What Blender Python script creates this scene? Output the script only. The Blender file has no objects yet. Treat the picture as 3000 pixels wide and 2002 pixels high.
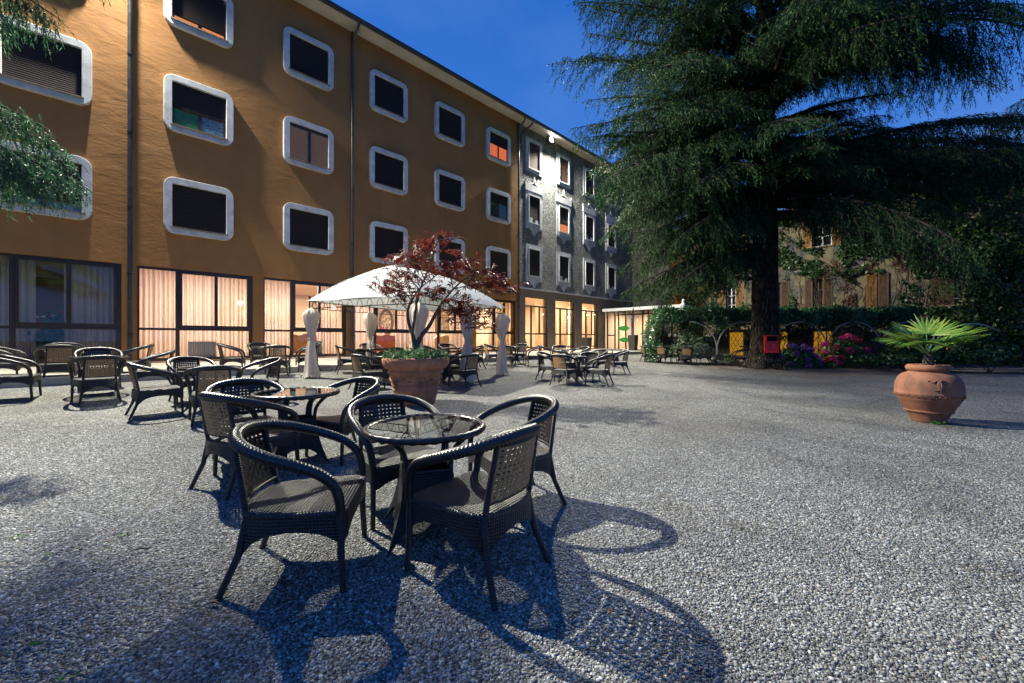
import bpy, math, random
import numpy as np
from mathutils import Vector, Matrix
PI = math.pi
rng = np.random.default_rng(7)
random.seed(7)
SC = bpy.context.scene
COL = SC.collection

# ---------------------------------------------------------------- camera
CAMZ = 1.28
cam = bpy.data.cameras.new("camera")
cam.lens = 14.0; cam.sensor_width = 36.0; cam.shift_y = -0.0025
cam.clip_start = 0.05; cam.clip_end = 2000
camo = bpy.data.objects.new("camera", cam); COL.objects.link(camo)
camo.location = (0, 0, CAMZ); camo.rotation_euler = (math.radians(90), 0, 0)
SC.camera = camo

# ---------------------------------------------------------------- view / world / lamps
SC.view_settings.view_transform = 'Standard'
SC.view_settings.look = 'None'
SC.view_settings.exposure = 0.0
SC.view_settings.gamma = 1.0
SC.render.engine = 'CYCLES'
cy = SC.cycles
cy.max_bounces = 8; cy.diffuse_bounces = 3; cy.glossy_bounces = 4
cy.transmission_bounces = 4; cy.transparent_max_bounces = 12
cy.caustics_reflective = False; cy.caustics_refractive = False
cy.sample_clamp_indirect = 4.0

SKY_STRENGTH = 1.12
W = bpy.data.worlds.new("World"); SC.world = W; W.use_nodes = True
nt = W.node_tree; nt.nodes.clear()
def wn(t, **k):
    n = nt.nodes.new(t)
    for a, b in k.items(): setattr(n, a, b)
    return n
wout = wn('ShaderNodeOutputWorld'); wbg = wn('ShaderNodeBackground')
sky = wn('ShaderNodeTexSky'); sky.sky_type = 'NISHITA'; sky.sun_disc = False
sky.sun_elevation = math.radians(-3.0); sky.sun_rotation = math.radians(290)
sky.altitude = 150; sky.air_density = 1.0; sky.dust_density = 0.3; sky.ozone_density = 4.0
# long-exposure dusk: thin streaks of cloud and the blue of the twilight arch over the Nishita sky
tc = wn('ShaderNodeTexCoord'); sep = wn('ShaderNodeSeparateXYZ')
nt.links.new(tc.outputs['Generated'], sep.inputs[0])
ramp = wn('ShaderNodeValToRGB')
ramp.color_ramp.elements[0].position = 0.0; ramp.color_ramp.elements[0].color = (0.085, 0.25, 0.66, 1)
ramp.color_ramp.elements[1].position = 0.75; ramp.color_ramp.elements[1].color = (0.014, 0.115, 0.47, 1)
e = ramp.color_ramp.elements.new(0.33); e.color = (0.040, 0.185, 0.62, 1)
nt.links.new(sep.outputs['Z'], ramp.inputs[0])
mp = wn('ShaderNodeMapping'); mp.inputs['Scale'].default_value = (1.3, 0.6, 2.2); mp.inputs['Rotation'].default_value = (0.2, 0.5, 0.9)
nz = wn('ShaderNodeTexNoise'); nz.inputs['Scale'].default_value = 2.2; nz.inputs['Detail'].default_value = 4; nz.inputs['Roughness'].default_value = 0.5
nt.links.new(tc.outputs['Generated'], mp.inputs[0]); nt.links.new(mp.outputs[0], nz.inputs['Vector'])
cr = wn('ShaderNodeValToRGB'); cr.color_ramp.elements[0].position = 0.42; cr.color_ramp.elements[1].position = 0.75
cr.color_ramp.elements[0].color = (0, 0, 0, 1); cr.color_ramp.elements[1].color = (0.55, 0.55, 0.55, 1)
nt.links.new(nz.outputs[0], cr.inputs[0])
mx = wn('ShaderNodeMix', data_type='RGBA'); mx.inputs[7].default_value = (0.13, 0.27, 0.62, 1)
nt.links.new(cr.outputs[0], mx.inputs[0]); nt.links.new(ramp.outputs[0], mx.inputs[6])
ad = wn('ShaderNodeMix', data_type='RGBA', blend_type='ADD'); ad.inputs[0].default_value = 0.5
nt.links.new(mx.outputs[2], ad.inputs[6]); nt.links.new(sky.outputs[0], ad.inputs[7])
nt.links.new(ad.outputs[2], wbg.inputs[0]); wbg.inputs[1].default_value = SKY_STRENGTH
nt.links.new(wbg.outputs[0], wout.inputs[0])

# facade frame: u runs along the hotel front, m points into the hotel
TH = math.radians(45.34)
U = Vector((math.sin(TH), math.cos(TH), 0)); M_ = Vector((-math.cos(TH), math.sin(TH), 0))
SF = 15.7
def fac(a, d, z): return U * a + M_ * (SF + d) + Vector((0, 0, z))
FLOOD_COL = (1.0, 0.97, 0.81)
FLOOD_A, FLOOD_B = 35000, 23000          # near floodlight (outside the frame, on the eave) / far floodlight
FLOODS = [(-0.13, -0.50, 12.85, FLOOD_A), (18.5, -0.36, 12.95, FLOOD_B)]
def lamp(name, kind, loc, power, color, size=0.1, rot=None, parent=None, cone=None):
    l = bpy.data.lights.new(name, kind); l.energy = power; l.color = color
    if kind == 'AREA': l.size = size
    else: l.shadow_soft_size = size
    if cone: l.spot_size = math.radians(cone); l.spot_blend = 0.35
    o = bpy.data.objects.new(name, l); COL.objects.link(o); o.location = loc
    if rot: o.rotation_euler = rot
    if parent: o.parent = parent
    return o
# ---------------------------------------------------------------- materials
MATS = {}
class NB:
    def __init__(s, name):
        s.m = bpy.data.materials.new(name); s.m.use_nodes = True; s.t = s.m.node_tree
        s.t.nodes.clear(); s.out = s.n('ShaderNodeOutputMaterial'); MATS[name] = s.m
    def n(s, t, **k):
        n = s.t.nodes.new(t)
        for a, b in k.items():
            if a.startswith('i_'): n.inputs[a[2:].replace('_', ' ')].default_value = b
            else: setattr(n, a, b)
        return n
    def l(s, a, b): s.t.links.new(a, b)
    def coord(s, which='Object', scale=None, rot=None):
        c = s.n('ShaderNodeTexCoord').outputs[which]
        if scale or rot:
            m = s.n('ShaderNodeMapping')
            if scale: m.inputs['Scale'].default_value = scale
            if rot: m.inputs['Rotation'].default_value = rot
            s.l(c, m.inputs[0]); c = m.outputs[0]
        return c
    def noise(s, co, scale, detail=4, rough=0.55, dist=0.0):
        n = s.n('ShaderNodeTexNoise'); n.inputs['Scale'].default_value = scale; n.inputs['Detail'].default_value = detail
        n.inputs['Roughness'].default_value = rough; n.inputs['Distortion'].default_value = dist
        s.l(co, n.inputs['Vector']); return n.outputs[0]
    def ramp(s, fac, stops):
        r = s.n('ShaderNodeValToRGB'); el = r.color_ramp.elements
        while len(el) > 1: el.remove(el[-1])
        el[0].position = stops[0][0]; el[0].color = tuple(stops[0][1]) + (1,)
        for p, c in stops[1:]:
            e = el.new(p); e.color = tuple(c) + (1,)
        s.l(fac, r.inputs[0]); return r.outputs[0]
    def mix(s, f, a, b, mode='MIX'):
        m = s.n('ShaderNodeMix', data_type='RGBA', blend_type=mode)
        if isinstance(f, (int, float)): m.inputs[0].default_value = f
        else: s.l(f, m.inputs[0])
        for i, v in ((6, a), (7, b)):
            if isinstance(v, (tuple, list)): m.inputs[i].default_value = tuple(v)[:3] + (1,)
            else: s.l(v, m.inputs[i])
        return m.outputs[2]
    def math(s, op, a, b=None):
        m = s.n('ShaderNodeMath', operation=op)
        for i, v in enumerate((a, b)):
            if v is None: continue
            if isinstance(v, (int, float)): m.inputs[i].default_value = v
            else: s.l(v, m.inputs[i])
        return m.outputs[0]
    def bump(s, h, strength, dist, prev=None):
        b = s.n('ShaderNodeBump'); b.inputs['Strength'].default_value = strength; b.inputs['Distance'].default_value = dist
        s.l(h, b.inputs['Height'])
        if prev is not None: s.l(prev, b.inputs['Normal'])
        return b.outputs[0]
    def bsdf(s, color, rough=0.7, normal=None, metal=0.0, spec=0.5, **k):
        p = s.n('ShaderNodeBsdfPrincipled')
        if isinstance(color, (tuple, list)): p.inputs['Base Color'].default_value = tuple(color)[:3] + (1,)
        else: s.l(color, p.inputs['Base Color'])
        if isinstance(rough, (int, float)): p.inputs['Roughness'].default_value = rough
        else: s.l(rough, p.inputs['Roughness'])
        p.inputs['Metallic'].default_value = metal; p.inputs['Specular IOR Level'].default_value = spec
        for a, b in k.items(): p.inputs[a].default_value = b
        if normal is not None: s.l(normal, p.inputs['Normal'])
        return p.outputs[0]
    def done(s, sh): s.l(sh, s.out.inputs[0]); return s.m

def simple(name, col, rough=0.6, var=0.15, nscale=6.0, bump=0.0, bscale=40.0, metal=0.0, spec=0.5):
    b = NB(name); co = b.coord()
    n = b.noise(co, nscale, 5)
    dark = tuple(c * (1 - var * 1.6) for c in col); light = tuple(min(1, c * (1 + var)) for c in col)
    c = b.ramp(n, [(0.3, dark), (0.7, light)])
    nm = b.bump(b.noise(co, bscale, 4), bump, 0.01) if bump else None
    r = b.ramp(b.noise(co, nscale * 2.3, 3), [(0.3, (rough * 0.8,) * 3), (0.7, (min(1, rough * 1.2),) * 3)])
    return b.done(b.bsdf(c, r, nm, metal, spec))

def mat_plaster(name, col, dirt, big=0.05):
    b = NB(name); co = b.coord()
    n1 = b.noise(co, 0.9, 6, 0.6); n2 = b.noise(co, 7.0, 6, 0.6); n3 = b.noise(co, 45.0, 3)
    st = b.noise(b.coord(scale=(1.6, 1.6, 0.12)), 1.5, 5, 0.6)
    c = b.mix(b.ramp(n1, [(0.35, (0, 0, 0)), (0.7, (1, 1, 1))]), tuple(x * 0.86 for x in col), tuple(x * 1.06 for x in col))
    c = b.mix(b.ramp(st, [(0.5, (0, 0, 0)), (0.8, (0.4,) * 3)]), c, dirt)
    c = b.mix(b.math('MULTIPLY', n2, 0.3), c, tuple(x * 0.72 for x in col))
    nm = b.bump(b.noise(b.coord(scale=(0.7, 1, 1.3)), 1.0, 4, 0.55, 0.6), 0.7, big * 0.5)
    nm = b.bump(b.noise(b.coord(scale=(0.8, 1, 1.9)), 2.8, 5, 0.65, 1.2), 0.8, 0.010, nm)
    nm = b.bump(b.noise(co, 22.0, 3, 0.6), 0.6, 0.0015, nm)
    nm = b.bump(n3, 0.5, 0.0008, nm)
    return b.done(b.bsdf(c, 0.85, nm, spec=0.25))
mat_plaster('orange_plaster', (0.335, 0.160, 0.056), (0.20, 0.10, 0.042))

b = NB('grey_stucco'); co = b.coord()
v = b.noise(co, 4.5, 5, 0.65, 3.0); v2 = b.noise(co, 14.0, 4, 0.6, 1.5)
c = b.mix(b.ramp(b.noise(co, 1.2, 4), [(0.35, (0, 0, 0)), (0.65, (1, 1, 1))]), (0.22, 0.225, 0.225), (0.34, 0.34, 0.33))
c = b.mix(b.ramp(v, [(0.43, (0.75, 0.75, 0.75)), (0.54, (0, 0, 0))]), c, (0.035, 0.037, 0.04))
nm = b.bump(v, 1.0, 0.16); nm = b.bump(v2, 1.0, 0.05, nm)
b.done(b.bsdf(c, 0.8, nm, spec=0.3))

def mat_stone(name, col, scale=9.0, bump=0.3, rough=0.8):
    b = NB(name); co = b.coord()
    n = b.noise(co, scale, 8, 0.65); n2 = b.noise(co, scale * 0.2, 4)
    c = b.ramp(n, [(0.3, tuple(x * 0.6 for x in col)), (0.5, col), (0.72, tuple(min(1, x * 1.25) for x in col))])
    c = b.mix(b.ramp(n2, [(0.4, (0, 0, 0)), (0.75, (0.5, 0.5, 0.5))]), c, tuple(x * 0.55 for x in col))
    return b.done(b.bsdf(c, rough, b.bump(n, bump, 0.01), spec=0.3))
simple('white_surround', (0.50, 0.50, 0.51), 0.8, 0.14, 5, 0.3, 30, 0.0, 0.2)
mat_stone('pale_trim', (0.46, 0.46, 0.50), 5.0, 0.2)
mat_stone('pier_stone', (0.20, 0.165, 0.13), 14.0, 0.3)
mat_stone('paving', (0.42, 0.38, 0.32), 6.0, 0.2)
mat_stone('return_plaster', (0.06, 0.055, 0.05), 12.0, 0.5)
simple('soffit_paint', (0.50, 0.46, 0.40), 0.8, 0.12, 1.5)
simple('dark_metal', (0.020, 0.020, 0.022), 0.4, 0.3, 8, 0.05, 60, 0.6)
simple('pipe_paint', (0.035, 0.034, 0.035), 0.32, 0.25, 5, 0.05, 40)
simple('brown_frame', (0.030, 0.017, 0.012), 0.38, 0.2, 10)
simple('roof_tile', (0.10, 0.05, 0.035), 0.85, 0.35, 5, 0.5, 25)
simple('cream_wall', (0.72, 0.60, 0.44), 0.8, 0.06, 1.0)
simple('parquet', (0.22, 0.12, 0.06), 0.4, 0.25, 3.0)
simple('ceiling_paint', (0.78, 0.74, 0.66), 0.85, 0.05, 1.0)
simple('radiator_paint', (0.62, 0.62, 0.60), 0.4, 0.06, 4)
simple('tan_leather', (0.42, 0.22, 0.07), 0.5, 0.2, 5, 0.2, 14)
simple('rust_leather', (0.44, 0.13, 0.035), 0.5, 0.2, 5, 0.2, 14)
simple('cream_fabric', (0.55, 0.45, 0.28), 0.85, 0.1, 6, 0.2, 40)
simple('gilt', (0.16, 0.09, 0.03), 0.4, 0.6, 22, 0.8, 30, 0.5)
simple('mirror_glass', (0.45, 0.36, 0.22), 0.25, 0.8, 7.0)
simple('painting_canvas', (0.42, 0.36, 0.26), 0.7, 0.5, 6.0)
simple('shutter_ochre', (0.25, 0.125, 0.034), 0.6, 0.25, 4, 0.15, 30)
simple('shutter_brown', (0.085, 0.045, 0.022), 0.6, 0.25, 4, 0.15, 30)
simple('white_paint', (0.62, 0.62, 0.64), 0.5, 0.08, 6)
simple('iron', (0.025, 0.022, 0.020), 0.45, 0.3, 20, 0.1, 60, 0.5)
simple('hoop_paint', (0.42, 0.40, 0.36), 0.6, 0.3, 30, 0.2, 60)
simple('red_metal', (0.60, 0.016, 0.018), 0.42, 0.15, 7)
simple('black_inside', (0.006, 0.006, 0.006), 0.8, 0.2)
simple('bark', (0.045, 0.032, 0.024), 0.95, 0.5, 9, 0.0)
simple('maple_bark', (0.10, 0.075, 0.06), 0.8, 0.35, 18, 0.4, 40)
simple('palm_trunk', (0.09, 0.06, 0.04), 0.95, 0.4, 25, 0.9, 50)
simple('sign_green', (0.015, 0.20, 0.025), 0.4, 0.1)
simple('planter_dark', (0.045, 0.038, 0.032), 0.7, 0.3, 12, 0.3, 40)
simple('board_grey', (0.42, 0.45, 0.50), 0.5, 0.12, 5)
simple('litter_leaf', (0.16, 0.07, 0.03), 0.8, 0.4, 30)
simple('twig_wood', (0.10, 0.075, 0.055), 0.9, 0.3, 30)
simple('yellow_wall', (0.60, 0.30, 0.055), 0.8, 0.12, 2)
simple('soil', (0.035, 0.024, 0.017), 0.95, 0.3, 20, 0.6, 30)
simple('plaster_opposite', (0.42, 0.20, 0.06), 0.85, 0.1, 2)

# bark with deep vertical furrows
b = NB('cedar_bark'); co = b.coord(scale=(1, 1, 0.16))
v = b.n('ShaderNodeTexVoronoi'); v.feature = 'DISTANCE_TO_EDGE'; v.inputs['Scale'].default_value = 17
wv = b.mix(0.16, co, b.n('ShaderNodeTexNoise', i_Scale=4.0).outputs[1]); b.l(wv, v.inputs['Vector'])
h = b.ramp(v.outputs[0], [(0.0, (0, 0, 0)), (0.28, (1, 1, 1))])
c = b.mix(h, (0.012, 0.009, 0.007), b.ramp(b.noise(co, 7, 5), [(0.3, (0.05, 0.037, 0.028)), (0.7, (0.10, 0.078, 0.06))]))
b.done(b.bsdf(c, 0.95, b.bump(h, 1.0, 0.05), spec=0.15))

# roller shutter: horizontal slats
def mat_slats(name, col, pitch=0.055):
    b = NB(name); co = b.coord(); s = b.n('ShaderNodeSeparateXYZ'); b.l(co, s.inputs[0])
    f = b.math('FRACT', b.math('MULTIPLY', s.outputs[2], 1 / pitch))
    h = b.math('SINE', b.math('MULTIPLY', f, PI))
    c = b.mix(b.ramp(f, [(0.0, (0, 0, 0)), (0.14, (1, 1, 1))]), tuple(x * 0.35 for x in col), col)
    return b.done(b.bsdf(c, 0.7, b.bump(h, 0.7, 0.008), spec=0.15))
mat_slats('roller_shutter', (0.026, 0.019, 0.018))
mat_slats('roller_shutter_brown', (0.045, 0.028, 0.022))
# perforated shutter letting the room light through: bright brick-like holes
b = NB('perforated_shutter'); co = b.coord(); s = b.n('ShaderNodeSeparateXYZ'); b.l(co, s.inputs[0])
bk = b.n('ShaderNodeTexBrick'); bk.inputs['Scale'].default_value = 9; bk.inputs['Mortar Size'].default_value = 0.085; bk.inputs['Brick Width'].default_value = 0.45; bk.inputs['Row Height'].default_value = 0.42
bk.inputs['Color1'].default_value = (1, 1, 1, 1); bk.inputs['Color2'].default_value = (0.55, 0.55, 0.55, 1); bk.inputs['Mortar'].default_value = (0, 0, 0, 1)
cb = b.n('ShaderNodeCombineXYZ'); b.l(s.outputs[0], cb.inputs[0]); b.l(s.outputs[2], cb.inputs[1]); b.l(cb.outputs[0], bk.inputs['Vector'])
em = b.n('ShaderNodeEmission'); em.inputs[0].default_value = (1.0, 0.62, 0.48, 1); em.inputs[1].default_value = 0.22
ms = b.n('ShaderNodeMixShader'); b.l(bk.outputs[0], ms.inputs[0]); b.l(b.bsdf((0.03, 0.02, 0.02), 0.5), ms.inputs[1]); b.l(em.outputs[0], ms.inputs[2])
b.done(ms.outputs[0])

def mat_emit(name, col, st):
    b = NB(name); e = b.n('ShaderNodeEmission'); e.inputs[0].default_value = tuple(col) + (1,); e.inputs[1].default_value = st
    return b.done(e.outputs[0])
mat_emit('lamp_glow', (1.0, 0.74, 0.46), 40.0)
mat_emit('flood_glow', (1.0, 0.96, 0.88), 150.0)
# a room lit behind a drawn curtain
def mat_litcurtain(name, col, st, dark):
    b = NB(name); co = b.coord(scale=(1, 1, 0.03)); n = b.noise(co, 9, 3)
    c = b.ramp(n, [(0.3, dark), (0.7, col)])
    e = b.n('ShaderNodeEmission'); b.l(c, e.inputs[0]); e.inputs[1].default_value = st
    return b.done(e.outputs[0])
mat_litcurtain('orange_lit_curtain', (1.0, 0.26, 0.11), 0.75, (0.75, 0.12, 0.05))
mat_litcurtain('amber_pane', (1.0, 0.52, 0.06), 0.40, (0.85, 0.38, 0.03))
mat_litcurtain('warm_strip', (1.0, 0.36, 0.14), 0.8, (0.9, 0.28, 0.1))
simple('green_panel', (0.02, 0.13, 0.05), 0.5, 0.2)
simple('blue_curtain', (0.10, 0.19, 0.28), 0.8, 0.4, 20)

# glass
def mat_glass(name, tint, ior=1.5, boost=0.0, rough=0.0):
    b = NB(name); f = b.n('ShaderNodeFresnel'); f.inputs['IOR'].default_value = ior
    t = b.n('ShaderNodeBsdfTransparent'); t.inputs[0].default_value = tuple(tint) + (1,)
    g = b.n('ShaderNodeBsdfGlossy'); g.inputs['Roughness'].default_value = rough
    fac = b.math('ADD', f.outputs[0], boost) if boost else f.outputs[0]
    m = b.n('ShaderNodeMixShader'); b.l(fac, m.inputs[0]); b.l(t.outputs[0], m.inputs[1]); b.l(g.outputs[0], m.inputs[2])
    return b.done(m.outputs[0])
mat_glass('window_glass', (0.93, 0.93, 0.92), 1.45, 0.06)
mat_glass('table_glass', (0.55, 0.57, 0.56), 1.55, 0.10)
b = NB('dark_pane'); b.done(b.bsdf((0.012, 0.014, 0.018), 0.06, spec=0.8))

# cloths
def mat_cloth(name, col, transl, sheer=0.0, wr=0.2):
    b = NB(name); co = b.coord()
    c = b.ramp(b.noise(co, 5, 5), [(0.3, tuple(x * 0.9 for x in col)), (0.7, col)])
    nm = b.bump(b.noise(b.coord(scale=(1, 1, 0.4)), 9, 4, 0.6, 0.4), wr, 0.02)
    d = b.n('ShaderNodeBsdfDiffuse'); t = b.n('ShaderNodeBsdfTranslucent')
    for q in (d, t): b.l(c, q.inputs[0]); b.l(nm, q.inputs['Normal'])
    m = b.n('ShaderNodeMixShader'); m.inputs[0].default_value = transl
    b.l(d.outputs[0], m.inputs[1]); b.l(t.outputs[0], m.inputs[2]); o = m.outputs[0]
    if sheer:
        tr = b.n('ShaderNodeBsdfTransparent'); m2 = b.n('ShaderNodeMixShader'); m2.inputs[0].default_value = sheer
        b.l(o, m2.inputs[1]); b.l(tr.outputs[0], m2.inputs[2]); o = m2.outputs[0]
    return b.done(o)
mat_cloth('sheer_curtain', (0.82, 0.72, 0.65), 0.6, 0.10)
mat_cloth('cream_curtain', (0.82, 0.70, 0.50), 0.65, 0.10)
mat_cloth('gazebo_drape', (0.80, 0.70, 0.60), 0.35, 0.0, 0.5)
mat_cloth('canopy_cloth', (0.50, 0.515, 0.515), 0.25, 0.0, 0.12)

# foliage
def mat_leaf(name, stops, rough=0.5, tr=0.25, spec=0.4):
    b = NB(name); g = b.n('ShaderNodeNewGeometry'); co = b.coord()
    r = b.math('ADD', b.math('MULTIPLY', g.outputs['Random Per Island'], 0.6), b.math('MULTIPLY', b.noise(co, 1.3, 3), 0.4))
    c = b.ramp(r, stops)
    p = b.bsdf(c, rough, spec=spec); t = b.n('ShaderNodeBsdfTranslucent'); b.l(c, t.inputs[0])
    m = b.n('ShaderNodeMixShader'); m.inputs[0].default_value = tr; b.l(p, m.inputs[1]); b.l(t.outputs[0], m.inputs[2])
    return b.done(m.outputs[0])
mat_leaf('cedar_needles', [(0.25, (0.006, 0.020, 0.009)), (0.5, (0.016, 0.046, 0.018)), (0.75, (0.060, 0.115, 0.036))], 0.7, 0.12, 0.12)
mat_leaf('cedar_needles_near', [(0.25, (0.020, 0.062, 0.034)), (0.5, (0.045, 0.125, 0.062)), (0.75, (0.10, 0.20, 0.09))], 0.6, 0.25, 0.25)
mat_leaf('maple_leaf', [(0.25, (0.045, 0.010, 0.012)), (0.5, (0.110, 0.018, 0.016)), (0.75, (0.21, 0.038, 0.018))], 0.45, 0.35)
mat_leaf('hedge_leaf', [(0.25, (0.015, 0.055, 0.022)), (0.5, (0.040, 0.115, 0.040)), (0.75, (0.09, 0.20, 0.065))], 0.3, 0.15, 0.6)
mat_leaf('wall_ivy', [(0.25, (0.006, 0.024, 0.007)), (0.5, (0.017, 0.052, 0.012)), (0.75, (0.045, 0.10, 0.022))], 0.4, 0.2)
mat_leaf('dry_ivy', [(0.25, (0.05, 0.025, 0.018)), (0.5, (0.10, 0.05, 0.035)), (0.75, (0.15, 0.085, 0.05))], 0.7, 0.2)
mat_leaf('pot_leaf', [(0.25, (0.02, 0.07, 0.03)), (0.5, (0.05, 0.14, 0.05)), (0.75, (0.13, 0.24, 0.10))], 0.4, 0.25)
mat_leaf('variegated_leaf', [(0.3, (0.05, 0.12, 0.04)), (0.5, (0.16, 0.22, 0.10)), (0.7, (0.45, 0.48, 0.34))], 0.45, 0.25)
mat_leaf('hydrangea_leaf', [(0.25, (0.025, 0.08, 0.02)), (0.75, (0.08, 0.20, 0.05))], 0.4, 0.25)
mat_leaf('magenta_petal', [(0.25, (0.42, 0.016, 0.12)), (0.75, (0.75, 0.05, 0.28))], 0.6, 0.3)
mat_leaf('crimson_petal', [(0.25, (0.30, 0.010, 0.03)), (0.75, (0.52, 0.025, 0.07))], 0.6, 0.3)
mat_leaf('purple_petal', [(0.25, (0.18, 0.055, 0.24)), (0.75, (0.36, 0.14, 0.44))], 0.6, 0.3)
mat_leaf('palm_leaf', [(0.25, (0.06, 0.19, 0.04)), (0.5, (0.19, 0.33, 0.05)), (0.75, (0.34, 0.43, 0.07))], 0.4, 0.3)
mat_leaf('weed_leaf', [(0.25, (0.02, 0.09, 0.015)), (0.75, (0.06, 0.19, 0.035))], 0.5, 0.3)

# terracotta
def mat_terracotta(name, col, stain, gain):
    b = NB(name); co = b.coord()
    n = b.noise(co, 4, 6, 0.6); n2 = b.noise(co, 11, 8, 0.7); n3 = b.noise(b.coord(scale=(1, 1, 0.35)), 5, 6, 0.7)
    c = b.ramp(n, [(0.3, tuple(x * 0.7 for x in col)), (0.7, tuple(x * 1.15 for x in col))])
    c = b.mix(b.ramp(n3, [(0.5, (0, 0, 0)), (0.68, (gain,) * 3)]), c, stain)
    c = b.mix(b.ramp(n2, [(0.62, (0, 0, 0)), (0.8, (0.4, 0.4, 0.4))]), c, (0.34, 0.25, 0.20))
    return b.done(b.bsdf(c, 0.85, b.bump(n2, 0.35, 0.008), spec=0.25))
mat_terracotta('terracotta', (0.46, 0.205, 0.115), (0.09, 0.065, 0.035), 0.65)
mat_terracotta('terracotta_urn', (0.31, 0.135, 0.08), (0.09, 0.07, 0.06), 0.8)

# wicker: woven relief from object coordinates
def mat_wicker(name, col, k, ax='flat', rough=0.33):
    b = NB(name); co = b.coord(); s = b.n('ShaderNodeSeparateXYZ'); b.l(co, s.inputs[0])
    if ax == 'flat': p, q = s.outputs[0], s.outputs[1]
    else: p, q = b.math('ADD', s.outputs[0], b.math('MULTIPLY', s.outputs[1], 0.9)), s.outputs[2]
    a1 = b.math('SINE', b.math('MULTIPLY', p, k)); a2 = b.math('SINE', b.math('MULTIPLY', q, k))
    pr = b.math('MULTIPLY', a1, a2); h = b.math('ABSOLUTE', pr)
    n = b.noise(co, 30, 3)
    c = b.mix(b.ramp(h, [(0.0, (0, 0, 0)), (0.35, (1, 1, 1))]), tuple(x * 0.12 for x in col), b.ramp(n, [(0.3, tuple(x * 0.8 for x in col)), (0.7, tuple(x * 1.3 for x in col))]))
    return b.done(b.bsdf(c, rough, b.bump(h, 0.9, 0.006), spec=0.55))
mat_wicker('wicker_seat', (0.030, 0.027, 0.027), 190, 'flat', 0.40)
mat_wicker('wicker_side', (0.016, 0.014, 0.015), 190, 'side', 0.42)
b = NB('wicker_strand'); g = b.n('ShaderNodeNewGeometry'); co = b.coord()
c = b.ramp(b.noise(co, 26, 3), [(0.3, (0.007, 0.006, 0.008)), (0.7, (0.022, 0.018, 0.019))])
b.done(b.bsdf(c, 0.32, b.bump(b.noise(co, 160, 2), 0.25, 0.002), spec=0.6))
b = NB('wicker_leg'); co = b.coord(); s = b.n('ShaderNodeSeparateXYZ'); b.l(co, s.inputs[0])
h = b.math('SINE', b.math('MULTIPLY', s.outputs[2], 520))
b.done(b.bsdf((0.018, 0.015, 0.015), 0.38, b.bump(h, 0.5, 0.003), spec=0.5))
simple('wicker_tan', (0.40, 0.235, 0.095), 0.5, 0.25, 40)

# gravel: rounded stones of about 2 cm, warm earth showing between, brown leaf litter under the cedar
def stone_ramp(b, f):
    return b.ramp(f, [(0.0, (0.035, 0.036, 0.038)), (0.2, (0.10, 0.102, 0.104)), (0.45, (0.25, 0.254, 0.252)), (0.64, (0.42, 0.424, 0.418)),
                      (0.74, (0.24, 0.20, 0.165)), (0.80, (0.17, 0.178, 0.19)), (0.92, (0.68, 0.685, 0.67)), (1.0, (0.28, 0.20, 0.16))])
def yard_tone(b):      # trodden, dusty and damp areas of the yard, by place
    p = b.n('ShaderNodeNewGeometry').outputs['Position']
    t = b.ramp(b.noise(p, 0.30, 5, 0.6, 0.8), [(0.33, (0.62, 0.63, 0.65)), (0.5, (0.98, 1.0, 0.98)), (0.68, (1.18, 1.2, 1.16))])
    d = b.ramp(b.noise(p, 1.1, 6, 0.7, 0.5), [(0.56, (1, 1, 1)), (0.72, (0.62, 0.56, 0.50))])
    return b.mix(1.0, t, d, 'MULTIPLY')
b = NB('gravel_ground'); co = b.coord()
v = b.n('ShaderNodeTexVoronoi'); v.inputs['Scale'].default_value = 85; b.l(co, v.inputs['Vector'])
sx = b.n('ShaderNodeSeparateXYZ'); b.l(v.outputs['Color'], sx.inputs[0])
c = stone_ramp(b, sx.outputs[0])
edge = b.ramp(v.outputs['Distance'], [(0.38, (0, 0, 0)), (0.75, (0.9, 0.9, 0.9))])
c = b.mix(edge, c, (0.05, 0.045, 0.042))
gr = b.ramp(b.noise(co, 26, 4, 0.75), [(0.34, (0.55, 0.55, 0.56)), (0.5, (1, 1, 1)), (0.66, (1.5, 1.5, 1.5))])
c = b.mix(1.0, c, gr, 'MULTIPLY')
c = b.mix(1.0, c, yard_tone(b), 'MULTIPLY')
pat = b.ramp(b.noise(co, 0.55, 6, 0.65), [(0.48, (0, 0, 0)), (0.70, (0.4, 0.4, 0.4))])
c = b.mix(pat, c, (0.12, 0.10, 0.08))
# litter: centred on the cedar trunk, broken up by noise
vm = b.n('ShaderNodeVectorMath', operation='DISTANCE'); b.l(co, vm.inputs[0]); vm.inputs[1].default_value = (12.5, 17.5, 0)
lf = b.math('ADD', b.math('MULTIPLY', vm.outputs['Value'], -0.085), b.math('ADD', b.math('MULTIPLY', b.noise(co, 0.8, 6, 0.65), 0.9), 0.12))
lm = b.ramp(lf, [(0.0, (0, 0, 0)), (0.08, (0, 0, 0)), (0.36, (0.8, 0.8, 0.8))])
c = b.mix(lm, c, b.ramp(b.noise(co, 38, 4, 0.7), [(0.35, (0.07, 0.045, 0.033)), (0.6, (0.17, 0.115, 0.085)), (0.8, (0.30, 0.24, 0.20))]))
hh = b.math('SUBTRACT', 1.0, v.outputs['Distance'])
nm = b.bump(b.noise(co, 1.2, 4), 0.5, 0.05); nm = b.bump(hh, 0.9, 0.018, nm)
b.done(b.bsdf(c, 0.8, nm, spec=0.3))
b = NB('pebble'); oi = b.n('ShaderNodeObjectInfo'); co = b.coord()
c = stone_ramp(b, oi.outputs['Random'])
c = b.mix(b.math('MULTIPLY', b.noise(co, 3.0, 4), 0.4), c, (0.16, 0.15, 0.145))
c = b.mix(1.0, c, yard_tone(b), 'MULTIPLY')
b.done(b.bsdf(c, 0.6, spec=0.3))
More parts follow.
